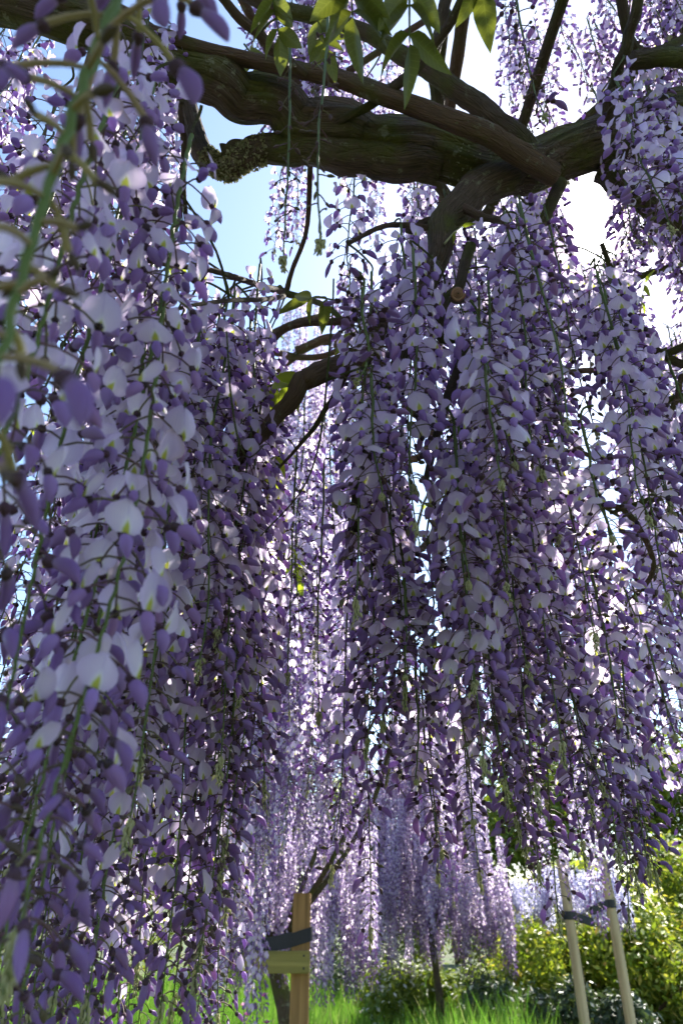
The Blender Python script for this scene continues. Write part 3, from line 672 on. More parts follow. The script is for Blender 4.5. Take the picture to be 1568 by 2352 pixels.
# sparse young ones hanging in front of the big limb
YB = [b for b in BANK['mid'] if b[1] <= .05]
near(742, 640, .60, .46, .0, force=YB[0], clip=False); near(626, 645, .66, .46, .0, force=YB[0], clip=False)
near(840, 880, .6, .40, .05, force=YB[1]); near(735, 1657, .95, .42, 0, force=YB[0]); near(660, 1568, .95, .38, 0, force=YB[0]); near(1260, 300, .75, .4, .05, force=YB[1], clip=False)
for x, y, a, L in [(1235, 720, 1.2, .34), (1262, 640, 1.35, .3), (1290, 800, 1.25, .26), (1330, 780, 1.4, .16), (1465, 600, 1.3, .16), (1500, 575, 1.4, .15), (1555, 600, 1.3, .22), (1430, 830, 1.3, .2), (1400, 860, 1.15, .24), (1360, 840, 1.3, .2), (1220, 640, 1.5, .3), (1550, 520, 1.5, .3), (1470, 420, 1.4, .3), (1300, 420, 1.6, .4), (1240, 330, 1.5, .4), (1545, 950, 1.3, .2), (1500, 990, 1.2, .2), (1445, 690, 1.6, .28), (1466, 640, 1.8, .3), (1556, 650, 1.6, .34), (1298, 640, 1.7, .3), (1305, 720, 1.9, .35), (1425, 800, 1.5, .26), (1250, 560, 1.8, .3), (1565, 560, 1.8, .3), (1480, 760, 2.0, .34), (1335, 690, 2.1, .2), (1410, 690, 2.1, .2), (1372, 760, 2.0, .28)]:
    near(x, y, a, L, .85)
# filling curtain, spaced on the ground plan
PLAN = [tuple(t[:2]) for t in TOPS]
def fill(n, xr, ar, yr, Lr, opr, gap, tries=4000, topmax=None, win=True):
    k = 0
    for _ in range(tries):
        if k >= n: break
        x, y, a, L = random.uniform(*xr), random.uniform(*yr), random.uniform(*ar), random.uniform(*Lr)
        tip = P(x, y, a)
        if topmax and tip[2] + L > topmax: L = topmax - tip[2]
        if L < .15: continue
        while L > .2:
            colm = tip + np.linspace(0, 1, 24)[:, None]*np.array([0, 0, L])
            if not in_hole(colm, .03).any(): break
            L -= .05
        else: continue
        if win and in_window(colm).any(): continue
        if any((tip[0]-p)**2 + (tip[1]-q)**2 < gap*gap for p, q in PLAN): continue
        PLAN.append((tip[0], tip[1])); near(x, y, a, L, random.uniform(*opr), clip=False); k += 1
    return k
cnt = []
cnt.append(fill(14, (-80, 560), (.5, 1.1), (2250, 2600), (.7, 1.0), (.65, .85), .042, topmax=2.1))
cnt.append(fill(12, (-80, 540), (.5, .95), (1500, 2500), (.55, .95), (.55, .85), .042, topmax=2.1))
cnt.append(fill(10, (790, 1660), (.7, 1.15), (1500, 1960), (.5, .8), (.6, .85), .045, topmax=2.1))
cnt.append(fill(14, (800, 1600), (.68, .95), (1000, 1520), (.32, .5), (.65, .9), .05, topmax=2.1))
cnt.append(fill(14, (560, 900), (1.3, 1.9), (240, 400), (.2, .35), (.8, .9), .04, topmax=3.3, win=False))  # mostly hidden by the limb; added to shade the upper left
cnt.append(fill(4, (660, 1330), (1.45, 2.3), (330, 720), (.35, .5), (.75, .9), .05, topmax=3.3, win=False))
cnt.append(fill(17, (630, 1260), (1.15, 1.7), (560, 1050), (.35, .6), (.75, .9), .05, topmax=2.7))
cnt.append(fill(18, (1050, 1640), (1.3, 2.0), (-40, 300), (.25, .42), (.8, .9), .045, topmax=3.3))
cnt.append(fill(7, (600, 790), (1.0, 1.7), (1150, 1850), (.35, .6), (.8, .9), .06, topmax=2.4, win=False))
cnt.append(fill(15, (1430, 1680), (.85, 1.6), (1480, 2020), (.55, .85), (.7, .9), .04, topmax=2.3))
cnt.append(fill(9, (20, 520), (.7, 1.2), (2330, 2480), (.6, .85), (.8, .9), .04, topmax=2.1))
cnt.append(fill(14, (1180, 1640), (.95, 2.2), (560, 1000), (.16, .3), (.75, .9), .035, topmax=3.1))
cnt.append(fill(16, (1120, 1640), (1.1, 2.0), (640, 1050), (.4, .7), (.75, .9), .05, topmax=2.9))
cnt.append(fill(4, (1120, 1640), (1.2, 2.2), (300, 700), (.3, .6), (.75, .9), .05, topmax=3.1))
cnt.append(fill(15, (-60, 430), (.55, 1.0), (500, 1300), (.3, .55), (.6, .9), .04, topmax=2.35))
cnt.append(fill(16, (790, 1640), (.75, 1.3), (500, 1200), (.3, .55), (.6, .9), .045, topmax=2.45))
cnt.append(fill(24, (380, 1640), (1.2, 1.9), (60, 620), (.3, .5), (.7, .9), .05, topmax=2.9))
cnt.append(fill(10, (-80, 440), (1.1, 1.8), (0, 700), (.3, .5), (.7, .9), .05, topmax=2.8))
cnt.append(fill(12, (-50, 1640), (1.3, 2.4), (1000, 1750), (.55, .85), (.7, .9), .06, topmax=2.6))
# unseen canopy overhead and behind the camera, added to shade the flowers: one mass
gm = np.random.default_rng(88); sm, fm = MB(), MB()
for k in range(115):
    x, y = gm.uniform(-1.6, 1.5), gm.uniform(-1.5, .45); z = CAM.z + gm.uniform(1.0, 1.7); L = gm.uniform(.35, .6)
    if k > 75: x, y, z = gm.uniform(-1.3, -.35), gm.uniform(-.5, .5), CAM.z + gm.uniform(.8, 1.4)  # extra group out of frame on the left, added to block sky light
    if y < -.5: L = gm.uniform(.6, .95)
    if abs(x) < .3 and y > -.3: L = .3; z = CAM.z + gm.uniform(1.2, 1.8)
    sb, fl = layout(500 + k, L, .8, 'lo'); q = proj(np.array([[x, y, z - L], [x, y, z], [x, y, z - L/2]]))
    if np.any((q[:, 2] > .05) & (abs(q[:, 0] - 784) < 850) & (q[:, 1] > -60)): continue
    v, f, m_, uv = sb.arrays(); sm.add(v + [x, y, z], f, m_, uv)
    for kind, vv, mm in fl:
        t = TM['lo'][kind][vv]; fm.add(app(mm, t[0]) + [x, y, z], t[1], t[2], t[3])
ro = obj('shade_raceme_mass', sm.mesh('shade_raceme_mass', [M['stem'], M['pedicel']]), NEAR, kind='stuff'); obj('blossoms', fm.mesh('blossoms', FBANK), ro, kind='stuff')
cnt.append(fill(18, (560, 1280), (1.35, 2.1), (50, 270), (.25, .45), (.8, .9), .04, topmax=3.7, win=False))
cnt.append(fill(7, (1290, 1640), (1.5, 2.3), (430, 660), (.2, .4), (.8, .9), .04, topmax=3.7, win=False))
print('near racemes', NR[0], cnt, 'hero flowers', HERO_COUNT[0])

# ------------------------------------------------------------------ the near wisteria: leaves
for x, y, a, dx, dy, n_, s_, key in [(800, -80, .62, 10, 120, 3, .060, 'leaf'), (940, -90, .62, 0, 190, 3, .062, 'leaf'), (1095, -110, .66, 10, 80, 2, .055, 'leaf'), (620, -40, .8, 20, 120, 3, .055, 'leaf'), (720, 20, .85, 30, 90, 3, .045, 'leaf'),
        (720, 870, .9, -100, 18, 3, .058, 'young'), (770, 690, 1.0, -60, -5, 2, .05, 'leaf'), (800, 745, 1.05, 20, 60, 2, .05, 'leaf'), (420, 600, 1.4, -30, -10, 3, .07, 'young'), (640, 1030, 1.0, -20, 60, 2, .04, 'young'),
        (1530, 850, 1.3, -60, 20, 4, .05, 'young'), (1470, 720, 1.3, 10, -70, 2, .03, 'young'), (400, 900, 1.3, 20, 60, 3, .06, 'young'), (660, 1240, 1.3, 20, 60, 3, .06, 'young'), (960, 1470, 1.2, 50, 20, 3, .05, 'leaf'),
        (310, 1500, 1.0, 40, -40, 2, .05, 'young'), (1240, 800, 1.3, 30, 60, 2, .05, 'leaf'), (560, 100, 1.1, 40, 60, 2, .05, 'leaf'), (1020, 560, 1.0, 40, -40, 1, .02, 'young'), (450, 860, 1.4, -30, 40, 3, .06, 'young'), (30, 900, 1.4, 40, 60, 3, .06, 'young')]:
    compound_leaf(NEAR, P(x, y, a), P(x+dx, y+dy, a*1.02), n_, s_, key, hang=.7)

# ------------------------------------------------------------------ the snail on the crooked branch
def snail():
    c = P(1050, 674, .925); t = thing('snail', 'small brown snail with a coiled shell clinging to a crooked branch', 'snail', c)
    m, n, l = mat('snail_shell')
    u, v = uvxy(n, l)
    w = mth(n, l, 'SINE', mth(n, l, 'MULTIPLY', u, 6.2832))
    nz = N(n, 'ShaderNodeTexNoise'); nz.inputs['Scale'].default_value = 120; tcn = N(n, 'ShaderNodeTexCoord'); l.new(tcn.outputs['Object'], nz.inputs['Vector'])
    cc = ramp(n, l, w, [(0, (.16, .075, .03)), (.55, (.26, .135, .06)), (1, (.36, .22, .11))]); cc = mix(n, l, mth(n, l, 'MULTIPLY', nz.outputs[0], .5), cc, (.2, .10, .05))
    p = N(n, 'ShaderNodeBsdfPrincipled'); p.inputs['Roughness'].default_value = .4; l.new(cc, p.inputs['Base Color']); o = N(n, 'ShaderNodeOutputMaterial'); l.new(p.outputs[0], o.inputs[0])
    k = np.linspace(0, 1, 110); th = k*2*math.pi*4; rr = .0092*np.exp(1.9*(k-1)) ; 
    # spiral in the x-z plane facing the lens, apex standing slightly out (towards -y)
    pts = np.stack([rr*np.cos(th), -.006*(1-k)**1.3, rr*np.sin(th)], 1)
    v_, f_, uv_ = tube(pts, rr*.34, 12); obj('shell', MB().add(v_, f_, 0, uv_).mesh('shell', [m]), t, rot('X', R(46)))
    b = spline([(-.010, .004, -.004), (-.004, .006, -.010), (.006, .006, -.011), (.014, .005, -.007)], 16)
    v_, f_, uv_ = tube(b, .003*np.sin(np.linspace(.25, 2.9, 16))**.6, 8)
    mb, n, l = mat('snail_body'); p = N(n, 'ShaderNodeBsdfPrincipled'); nz = N(n, 'ShaderNodeTexNoise'); nz.inputs['Scale'].default_value = 300
    l.new(ramp(n, l, nz.outputs[0], [(.3, (.06, .045, .035)), (.7, (.14, .11, .085))]), p.inputs['Base Color']); p.inputs['Roughness'].default_value = .5
    o = N(n, 'ShaderNodeOutputMaterial'); l.new(p.outputs[0], o.inputs[0])
    obj('body', MB().add(v_, f_, 0, uv_).mesh('body', [mb]), t, rot('X', R(46)))
snail()

# ------------------------------------------------------------------ ground
def ground_mat():
    m, n, l = mat('garden_ground'); t = N(n, 'ShaderNodeTexCoord')
    a = N(n, 'ShaderNodeTexNoise'); a.inputs['Scale'].default_value = .6; a.inputs['Detail'].default_value = 6; l.new(t.outputs['Object'], a.inputs['Vector'])
    b = N(n, 'ShaderNodeTexNoise'); b.inputs['Scale'].default_value = 40; b.inputs['Detail'].default_value = 4; l.new(t.outputs['Object'], b.inputs['Vector'])
    c = mix(n, l, ramp(n, l, a.outputs[0], [(.4, (0, 0, 0)), (.6, (1, 1, 1))]), (.06, .10, .025), (.09, .075, .04))
    c = mix(n, l, b.outputs[0], c, (.05, .07, .02))
    p = N(n, 'ShaderNodeBsdfPrincipled'); p.inputs['Roughness'].default_value = .95; l.new(c, p.inputs['Base Color'])
    bp = N(n, 'ShaderNodeBump'); bp.inputs['Distance'].default_value = .03; l.new(b.outputs[0], bp.inputs['Height']); l.new(bp.outputs[0], p.inputs['Normal'])
    o = N(n, 'ShaderNodeOutputMaterial'); l.new(p.outputs[0], o.inputs[0]); return m
gx = np.concatenate([np.linspace(-600, -25, 8), np.linspace(-20, 20, 41), np.linspace(25, 600, 8)])
gy = np.concatenate([np.linspace(-600, -25, 8), np.linspace(-20, 30, 51), np.linspace(40, 600, 8)])
GX, GY = np.meshgrid(gx, gy); GZ = .05*np.sin(GX*.7 + 1)*np.sin(GY*.55)*(np.hypot(GX, GY) < 30)
i = np.arange(len(gy)-1)[:, None]*len(gx); j = np.arange(len(gx)-1)[None]
gf = np.stack([i+j, i+j+1, i+j+len(gx)+1, i+j+len(gx)], -1).reshape(-1, 4)
go = obj('ground', MB().add(np.stack([GX, GY, GZ], -1).reshape(-1, 3), gf).mesh('ground', [ground_mat()]), kind='structure')
def gz(x, y): return .05*np.sin(x*.7 + 1)*np.sin(y*.55)

# ------------------------------------------------------------------ leaf clouds for shrubs and trees
def leaf_cloud(name, centers, radii, n, size, m, parent, seed, shell=.55, up=.3):
    g = np.random.default_rng(seed); centers = np.asarray(centers, float); radii = np.asarray(radii, float).reshape(len(centers), -1)
    if radii.shape[1] == 1: radii = np.repeat(radii, 3, 1)
    vol = radii.prod(1)**(2/3); idx = g.choice(len(centers), n, p=vol/vol.sum())
    d = g.normal(0, 1, (n, 3)); d /= np.linalg.norm(d, axis=1)[:, None]
    r = (shell + (1-shell)*g.random(n))*(1 + .12*g.normal(0, 1, n))
    c = centers[idx] + d*r[:, None]*radii[idx]
    nm = d + g.normal(0, .6, (n, 3)) + [0, 0, up]; nm /= np.linalg.norm(nm, axis=1)[:, None]
    tx = np.cross(nm, g.normal(0, 1, (n, 3))); tx /= np.linalg.norm(tx, axis=1)[:, None]; ty = np.cross(nm, tx)
    s = size*g.uniform(.6, 1.35, n)[:, None]
    q = np.stack([c - ty*s, c + tx*s*.45 + nm*s*.12, c + ty*s, c - tx*s*.45 + nm*s*.12], 1).reshape(-1, 3)
    f = np.arange(4*n).reshape(-1, 4)
    return obj(name, MB().add(q, f).mesh(name, [m], False), parent, kind='stuff')
def shrub(name, label, cat, loc, blobs, n, size, m, seed, stems=4, group=None, shell=.55, extra=None):
    """blobs: (dx, dy, dz, r) round the base"""
    t = thing(name, label, cat, loc, group); g = np.random.default_rng(seed)
    b = MB()
    for k in range(stems):
        bl = blobs[int(g.integers(0, len(blobs)))]
        w = spline([(g.normal(0, .06), g.normal(0, .06), -.05), (bl[0]*.4, bl[1]*.4, bl[2]*.5), (bl[0], bl[1], bl[2] + .2*bl[3])], 8)
        v, f, uv = tube(w, np.linspace(.035, .008, 8)*max(1, blobs[0][3]*1.2), 6, .1, True, k); b.add(v, f, 0, uv)
    obj('trunk', b.mesh('trunk', [M['bark2']]), t)
    leaf_cloud('crown', [x[:3] for x in blobs], [x[3] for x in blobs], n, size, m, t, seed, shell)
    if extra: leaf_cloud('new_growth', [x[:3] for x in blobs], [x[3]*1.04 for x in blobs], extra[0], extra[1], extra[2], t, seed+1, .93, .8)
    return t
def mleaf(name, stops, tf=.45, tint=(1.2, 1.15, .55)): return leafy(name, c_flat(stops), tf, .45, .4, tint)
ML = dict(maple=mleaf('maple_leaf', [(0, (.22, .29, .04)), (.5, (.15, .23, .03)), (1, (.30, .33, .05))]),
          tipo=mleaf('orange_tip_leaf', [(0, (.52, .34, .10)), (.4, (.50, .48, .10)), (1, (.42, .46, .09))]),
          hedge=mleaf('hedge_leaf', [(0, (.14, .20, .03)), (.5, (.19, .24, .03)), (1, (.09, .15, .025))]),
          lime=mleaf('lime_leaf', [(0, (.20, .26, .03)), (1, (.14, .20, .025))]),
          dark=mleaf('dark_leaf', [(0, (.035, .065, .03)), (1, (.06, .09, .05))], .3),
          con=mleaf('conifer_leaf', [(0, (.03, .09, .03)), (1, (.05, .13, .04))], .3),
          pale=mleaf('pale_bloom', [(0, (.55, .58, .5)), (1, (.7, .68, .55))], .4, (1, 1, 1)))
def blobs(g, n, rx, ry, z0, z1, r0, r1):
    return [(g.uniform(-rx, rx), g.uniform(-ry, ry), g.uniform(z0, z1), g.uniform(r0, r1)) for _ in range(n)]
g5 = np.random.default_rng(55)
shrub('maple_shrub', 'rounded yellow green shrub with orange tinted leaf tips behind the two stakes', 'shrub', (2.45, 7.2, 0), blobs(g5, 26, .95, .6, .2, .95, .25, .45), 20000, .035, ML['maple'], 61, 7, extra=(2600, .035, ML['tipo']))
shrub('maple_shrub', 'yellow green shrub with orange tips standing at the right edge of the picture', 'shrub', (4.1, 7.8, 0), blobs(g5, 22, .8, .6, .3, 1.45, .3, .5), 15000, .038, ML['maple'], 62, 6, extra=(1800, .038, ML['tipo']))
shrub('hedge_tree', 'tall olive green tree behind the small staked wisteria', 'tree', (2.6, 11, 0), blobs(g5, 34, 1.3, .8, .6, 3.2, .4, .75), 26000, .05, ML['hedge'], 63, 6)
shrub('hedge_tree', 'broad green tree rising behind the right edge of the garden', 'tree', (5.6, 11.5, 0), blobs(g5, 30, 1.4, .8, .6, 3.4, .5, .8), 20000, .055, ML['hedge'], 64, 6)
shrub('hedge_tree', 'bright lime green tree behind the pale far wisteria', 'tree', (.6, 12.5, 0), blobs(g5, 26, 1.2, .7, .5, 3.0, .4, .7), 16000, .05, ML['lime'], 65, 5)
shrub('hedge_tree', 'green tree behind the post in the middle of the garden', 'tree', (-2.0, 12.0, 0), blobs(g5, 26, 1.5, .7, .4, 2.3, .4, .7), 16000, .05, ML['lime'], 66, 5)
shrub('hedge_tree', 'bright green tree at the far left edge of the garden', 'tree', (-5.6, 11.0, 0), blobs(g5, 30, 1.6, .8, .4, 2.6, .5, .8), 18000, .05, ML['lime'], 67, 5)
# a tall dark conifer far behind
ct = thing('conifer', 'tall dark green conifer seen through a gap in the flowers', 'tree', (2.35, 16, 0))
v, f, uv = tube([(0, 0, -.1), (0, 0, 3), (0, 0, 6.4)], [.14, .08, .01], 8); obj('trunk', MB().add(v, f, 0, uv).mesh('trunk', [M['bark2']]), ct)
cb = []
for k in range(60):
    h = .6 + 5.8*(k/60); r_ = .85*(1 - h/6.9)**.7 + .05; a = k*2.4; cb.append((r_*.6*math.cos(a), r_*.6*math.sin(a), h, .28 + .22*(1-h/7)))
leaf_cloud('crown', [x[:3] for x in cb], [x[3] for x in cb], 16000, .045, ML['con'], ct, 70, .4)
# low dark ground cover with pale flowers
for k, (x, y, n_, lb) in enumerate([(.75, 6.9, 9000, 'low leafy bed dotted with pale flowers beside the bright grass'), (1.55, 6.2, 9000, 'low dark leafy bed at the foot of the maple shrub'), (-.9, 8.6, 8000, 'low shrub behind the meadow grass left of the post'), (-3.0, 6.8, 9000, 'low green bed with pale flowers at the lower left corner'), (.1, 8.8, 8000, 'low dark shrub at the back of the grass behind the post')]):
    shrub('ground_shrub', lb, 'shrub', (x, y, 0), blobs(g5, 14, .55, .4, .08, .42, .14, .26), n_, .03, ML['dark' if k in (1, 4) else 'hedge'], 80+k, 3, extra=(900 if k in (0, 3) else 350, .022, ML['pale']))
# meadow grass
def grass(n, x0, x1, y0, y1, h0, h1, seed):
    g = np.random.default_rng(seed); x, y = g.uniform(x0, x1, n), g.uniform(y0, y1, n); h = g.uniform(h0, h1, n)*(.65 + .35*np.sin(x*3.1 + np.sin(y*2.3))*np.sin(y*2.7 + 1) + .35*g.random(n))
    a = g.uniform(0, 6.28, n); w = .002 + .003*g.random(n); lean = g.uniform(.05, .45, n)*h; la = g.uniform(0, 6.28, n)
    b = np.stack([x, y, gz(x, y)], 1); sx = np.stack([np.cos(a)*w, np.sin(a)*w, 0*a], 1); ld = np.stack([np.cos(la)*lean, np.sin(la)*lean, 0*a], 1)
    p = [b - sx, b + sx, b + .55*h[:, None]*[0, 0, 1] + .35*ld + sx*.8, b + .55*h[:, None]*[0, 0, 1] + .35*ld - sx*.8, b + h[:, None]*[0, 0, 1] + ld]
    v = np.stack(p, 1).reshape(-1, 3); k = np.arange(n)[:, None]*5
    f = np.vstack([k + [[0, 1, 2, 3]], np.where(np.arange(4)[None] < 3, k + [[3, 2, 4, 0]], -1)])
    o = obj('meadow_grass', MB().add(v, f).mesh('meadow_grass', [M['grass']], False), kind='stuff')
    tag(o, 'bright sunlit meadow grass below the wisterias', 'grass'); return o
grass(70000, -4.5, 1.3, 4.6, 9.5, .18, .48, 5)
# magenta wildflowers in the grass
m_pink = leafy('magenta_petal', c_flat([(0, (.55, .07, .32)), (1, (.62, .14, .42))]), .35)
pb = MB(); v, f, uv = tube(spline([(0, 0, 0), (.01, 0, .25), (.02, .01, .5)], 8), .0022, 4); stem_me = MB().add(v, f).mesh('stem', [M['stem']])
for k in range(9):
    a = k*.698; d = np.array([math.cos(a), math.sin(a), .35 if k % 2 else .8]); s = np.array([-math.sin(a), math.cos(a), 0])
    c = np.array([.02, .01, .5]); pb.add([c, c + d*.016 + s*.009, c + d*.028, c + d*.016 - s*.009], [[0, 1, 2, 3]])
head_me = pb.mesh('flower_head', [m_pink], False)
for x, y in [(-.55, 5.0), (-.48, 5.3), (-.62, 5.5), (-.3, 5.15), (-.42, 4.9), (-2.2, 5.0), (-2.35, 5.3), (-2.1, 5.6), (-2.5, 5.1), (-.7, 6.1)]:
    t = thing('wildflower', 'small magenta wildflower standing in the meadow grass', 'wildflower', (x, y, gz(x, y)), 'magenta wildflowers in the grass')
    t.rotation_euler.z = random.uniform(0, 6.28); t.scale = (1, 1, random.uniform(.75, 1.05)); obj('stem', stem_me, t); obj('flower_head', head_me, t)

# ------------------------------------------------------------------ the farther wisterias
def far_wisteria(label, c, Rd, z_edge, z_top, n, Lr, seed, trunk=True, zmin=.9, spread=1.0, scale=1.0, tr=.05, lod='lo', trunk_top=None, stems=None, skip=None, wedge=None, prof=.5, depth=.45):
    t = thing('wisteria_tree', label, 'wisteria', (c[0], c[1], 0)); g = np.random.default_rng(seed); random.seed(seed)
    tz = trunk_top or z_edge*.62
    pts = spline([(0, 0, -.1), (.04*Rd, .03, tz*.4), (-.03*Rd, .02, tz)], 20)
    v, f, uv = tube(pts, np.linspace(tr*1.25, tr*.8, 20), 12, .15, True, seed, .05); obj('trunk', MB().add(v, f, 0, uv).mesh('trunk', [M['bark']]), t)
    ends = []
    for k in range(stems or 9):
        a = k*2.4 + g.normal(0, .2); rr = Rd*g.uniform(.45, .95); zz = z_edge + (z_top - z_edge)*math.sqrt(max(0, 1-(rr/Rd)**2))
        w = spline([(0, 0, tz*.95), (rr*.35*math.cos(a+.6), rr*.35*math.sin(a+.6), tz + (zz-tz)*.22), (rr*.55*math.cos(a+.1), rr*.55*math.sin(a+.1), tz + (zz-tz)*.5), (rr*.85*math.cos(a-.35), rr*.85*math.sin(a-.35), tz + (zz-tz)*.7), (rr*math.cos(a), rr*math.sin(a), zz)], 18)
        v, f, uv = tube(w, np.linspace(tr*.34, tr*.12, 18), 8, .15, True, seed+k); obj('branch', MB().add(v, f, 0, uv).mesh('branch', [M['bark']]), t)
    k = tries = 0
    while k < n and tries < n*20:
        tries += 1
        rr = Rd*math.sqrt(g.random())*spread; a = g.uniform(0, 6.283)
        wedged = bool(wedge) and g.random() < .75
        if wedged:
            yy = g.uniform(-Rd, .35*Rd); xx = g.uniform(*wedge)*(yy + c[1]) - c[0]; rr, a = math.hypot(xx, yy), math.atan2(yy, xx)
            if rr > Rd: continue
        zz = z_edge + (z_top-z_edge)*max(0, 1-(rr/Rd)**2)**prof - (g.random()**1.3)*(z_top - zmin)*depth
        L = g.uniform(*Lr)
        if wedge and wedged:
            zz = min(zz + 1.5, CAM.z + (c[1] + rr*math.sin(a))*math.tan(R(g.uniform(-1, 42))) + L)
        if zz - L < zmin: zz = zmin + L + g.uniform(0, .25)
        p = (rr*math.cos(a), rr*math.sin(a), zz)
        if skip and skip(p[0]+c[0], p[1]+c[1], zz, L): continue
        put_raceme(t, p, L, g.uniform(.55, .9), lod, scale); k += 1
    for q in range(10):
        a = g.uniform(0, 6.28); rr = Rd*g.uniform(.2, .9); zz = z_edge + (z_top-z_edge)*math.sqrt(1-(rr/Rd)**2)
        b0 = np.array([rr*math.cos(a), rr*math.sin(a), zz]); compound_leaf(t, b0, b0 + np.array([g.normal(0, .12), g.normal(0, .12), .03]), 3, .075, 'young')
    return t
POST = (-.21, 4.2)
def t2_skip(x, y, z, L):
    if y > 4.6 and random.random() < .5: return True
    if abs(x - POST[0]) < .5 and y < POST[1] + .15 and z - L < 1.07: return True
    return y > 5.6 and random.random() < .6
T2 = far_wisteria('tall wisteria full of racemes behind the square timber post', (-.35, 4.5), 2.1, 2.3, 4.7, 205, (.55, 1.0), 201, zmin=.8, tr=.05, trunk_top=.85, stems=7, skip=t2_skip, wedge=(-.15, .02), prof=.28, depth=.75)
g7 = np.random.default_rng(77)
for k in range(122):      # racemes hanging low behind the post and to its left
    if k < 68: y = g7.uniform(4.45, 5.8); x = g7.uniform(-.15, .045)*y; zb = g7.uniform(.45, 1.0)
    elif k < 95: y = g7.uniform(3.1, 4.0); x = g7.uniform(-.18, -.105)*y; zb = g7.uniform(.35, 1.3)
    else: y = g7.uniform(3.0, 4.1); x = g7.uniform(-.12, .03)*y; zb = g7.uniform(1.07, 1.7)
    L = g7.uniform(.6, .95); put_raceme(T2, (x + .35, y - 4.5, zb + L), L, g7.uniform(.7, .9), 'lo')
T3 = far_wisteria('pale bluish wisteria in full sun right of the post', (.74, 6.5), .66, 1.35, 2.8, 230, (.5, .85), 202, zmin=.50, tr=.03, depth=.6)
T4 = far_wisteria('small pale blue wisteria tied between two round stakes', (1.74, 5.98), .44, 1.18, 1.3, 64, (.22, .36), 203, zmin=.8, scale=.8, tr=.014, trunk_top=1.1, stems=6, lod='pale', depth=.25)
T5 = far_wisteria('shaded greyish wisteria far off at the lower left corner', (-3.0, 6.6), 1.2, 1.4, 2.2, 120, (.5, .8), 204, zmin=.5, tr=.04)

# ------------------------------------------------------------------ timber post, rail, straps, stakes
def wood(name, a, b, sc=1.0, along=2):
    m, n, l = mat(name); t = N(n, 'ShaderNodeTexCoord'); mp = N(n, 'ShaderNodeMapping')
    s = [34*sc]*3; s[along] = 1.6*sc; mp.inputs['Scale'].default_value = s; l.new(t.outputs['Object'], mp.inputs[0])
    g = N(n, 'ShaderNodeTexNoise'); g.inputs['Scale'].default_value = 1.0; g.inputs['Detail'].default_value = 7; g.inputs['Distortion'].default_value = .6; l.new(mp.outputs[0], g.inputs['Vector'])
    k = N(n, 'ShaderNodeTexVoronoi'); k.inputs['Scale'].default_value = 5; l.new(t.outputs['Object'], k.inputs['Vector'])
    c = ramp(n, l, g.outputs[0], [(.3, a), (.5, tuple((x+y)/2 for x, y in zip(a, b))), (.72, b)])
    c = mix(n, l, ramp(n, l, k.outputs['Distance'], [(.04, (1, 1, 1)), (.12, (0, 0, 0))]), c, tuple(x*.45 for x in a))
    p = N(n, 'ShaderNodeBsdfPrincipled'); p.inputs['Roughness'].default_value = .8; l.new(c, p.inputs['Base Color'])
    bp = N(n, 'ShaderNodeBump'); bp.inputs['Strength'].default_value = .6; bp.inputs['Distance'].default_value = .003; l.new(g.outputs[0], bp.inputs['Height']); l.new(bp.outputs[0], p.inputs['Normal'])
    o = N(n, 'ShaderNodeOutputMaterial'); l.new(p.outputs[0], o.inputs[0]); return m
W_post = wood('post_timber', (.17, .09, .026), (.38, .22, .075)); W_rail = wood('rail_timber', (.20, .17, .04), (.34, .29, .08), along=0); W_stake = wood('stake_timber', (.36, .26, .13), (.58, .46, .27))
m_strap, n, l = mat('black_rubber'); p = N(n, 'ShaderNodeBsdfPrincipled'); nz = N(n, 'ShaderNodeTexNoise'); nz.inputs['Scale'].default_value = 60
l.new(ramp(n, l, nz.outputs[0], [(.3, (.010, .011, .013)), (.7, (.024, .026, .03))]), p.inputs['Base Color']); p.inputs['Roughness'].default_value = .6; o = N(n, 'ShaderNodeOutputMaterial'); l.new(p.outputs[0], o.inputs[0])
ps = thing('support_post', 'square timber post with a rail nailed across it under the wisteria', 'post', (POST[0], POST[1], 0))
v, f = box(0, 0, .48, .092, .092, 1.16, .004); obj('post', MB().add(v, f).mesh('post', [W_post], False), ps)
v, f = box(-.12, -.068, .755, .34, .044, .095, .004); rl = obj('rail', MB().add(v, f).mesh('rail', [W_rail], False), ps)
for dx, dz in ((.02, .028), (.02, -.025)):
    k = np.linspace(0, 6.283, 9)[:-1]; vv = np.stack([np.cos(k)*.005, 0*k - .0925, np.sin(k)*.005], 1) + [dx, 0, 0.755+dz]
    vv = np.vstack([vv, [[dx, -.0945, 0.755+dz]]]); ff = [[8, (q+1) % 8, q, -1] for q in range(8)]
    obj('nail', MB().add(vv, ff).mesh('nail', [m_strap], False), rl)
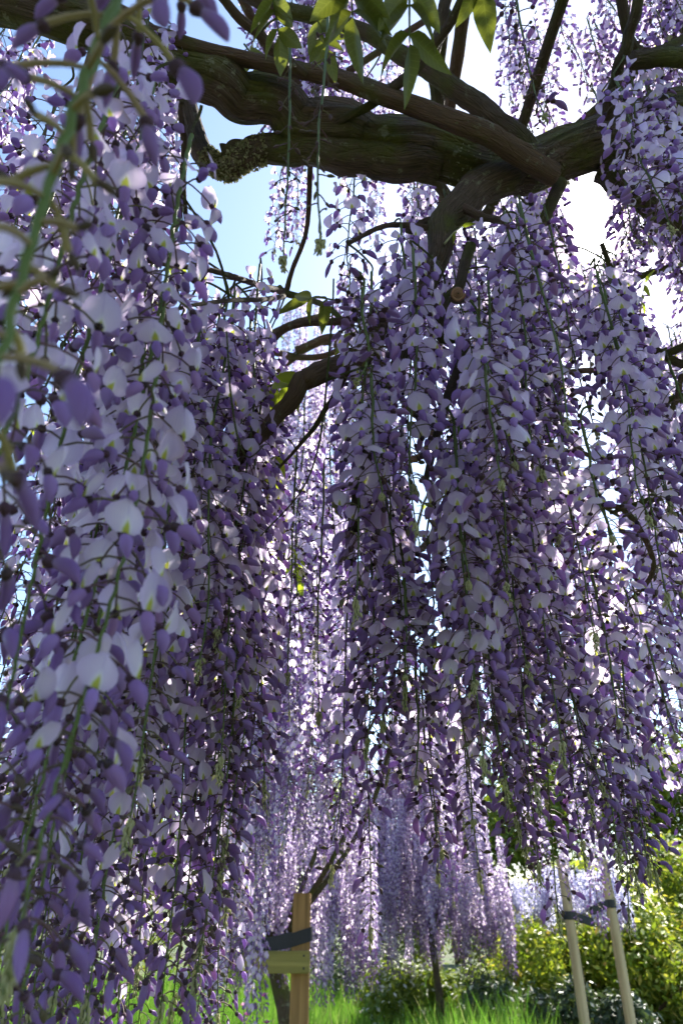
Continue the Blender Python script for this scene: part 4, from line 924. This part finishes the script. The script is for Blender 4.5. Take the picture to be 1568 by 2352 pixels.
def strap(label, pts, width, th, loc):
    """a flat band following pts (closed or open), width along z"""
    pts = np.asarray(pts, float); T_ = np.gradient(pts, axis=0); T_ /= np.linalg.norm(T_, axis=1)[:, None]; nn = np.cross(T_, [0, 0, 1.]); nn /= np.linalg.norm(nn, axis=1)[:, None]
    w = np.array([0, 0, width/2]); ring = np.stack([pts - w + nn*th/2, pts + w + nn*th/2, pts + w - nn*th/2, pts - w - nn*th/2], 1); n_ = len(pts)
    i = np.arange(n_-1)[:, None]*4; j = np.arange(4)[None]; f = np.stack([i+j, i+(j+1) % 4, i+4+(j+1) % 4, i+4+j], -1).reshape(-1, 4)
    f = np.vstack([f, [[0, 3, 2, 1], [4*n_-4, 4*n_-3, 4*n_-2, 4*n_-1]]])
    o = obj('tree_tie', MB().add(ring.reshape(-1, 3), f).mesh('tree_tie', [m_strap], False)); o.location = loc; return tag(o, label, 'strap')
s = .052
strap('wide black rubber tie wrapped round the square timber post', [(-.34, .14, .80), (-.25, -.02, .81), (-s-.005, -s, .845), (s, -s-.002, .875), (s+.003, s, .875), (-.06, s+.004, .85), (-.2, .12, .82), (-.33, .16, .80)], .062, .005, (POST[0], POST[1], 0))
st = []
for x, lb in ((1.575, 'left one of two round pale stakes holding the small wisteria'), (1.875, 'right one of two round pale stakes holding the small wisteria')):
    pts = spline([(0, 0, -.1), (.002, 0, .6), (0, 0, 1.24), (0, 0, 1.255)], 30); v, f, uv = tube(pts, np.r_[np.full(28, .034), .033, .027], 18, .012, True, int(x*100))
    o = obj('round_stake', MB().add(v, f, 0, uv).mesh('round_stake', [W_stake])); o.location = (x, 5.5, 0); tag(o, lb, 'stake', 'stakes of the small wisteria')
for x, z, s_, lb in ((1.575, .945, 1, 'black tie band between the left stake and the slim trunk'), (1.875, 1.015, -1, 'black tie band between the right stake and the slim trunk')):
    k = np.linspace(.3, 5.98, 15); ring = [(-s_*.038*math.cos(q)*1.0, -.038*math.sin(q), z) for q in np.linspace(-2.6, 2.6, 14)]
    ring = [(-s_*.038*math.cos(q), .038*math.sin(q), z) for q in np.linspace(-2.3, 2.3, 14)]
    xe = 1.735 - x
    strap(lb, [(xe, .03, z - .05)] + [(p_[0], p_[1], p_[2]) for p_ in ring] + [(xe, .075, z - .055)] if False else [(xe, -.02, z-.045)] + ring + [(xe, .03, z-.045)], .05, .004, (x, 5.5, 0))
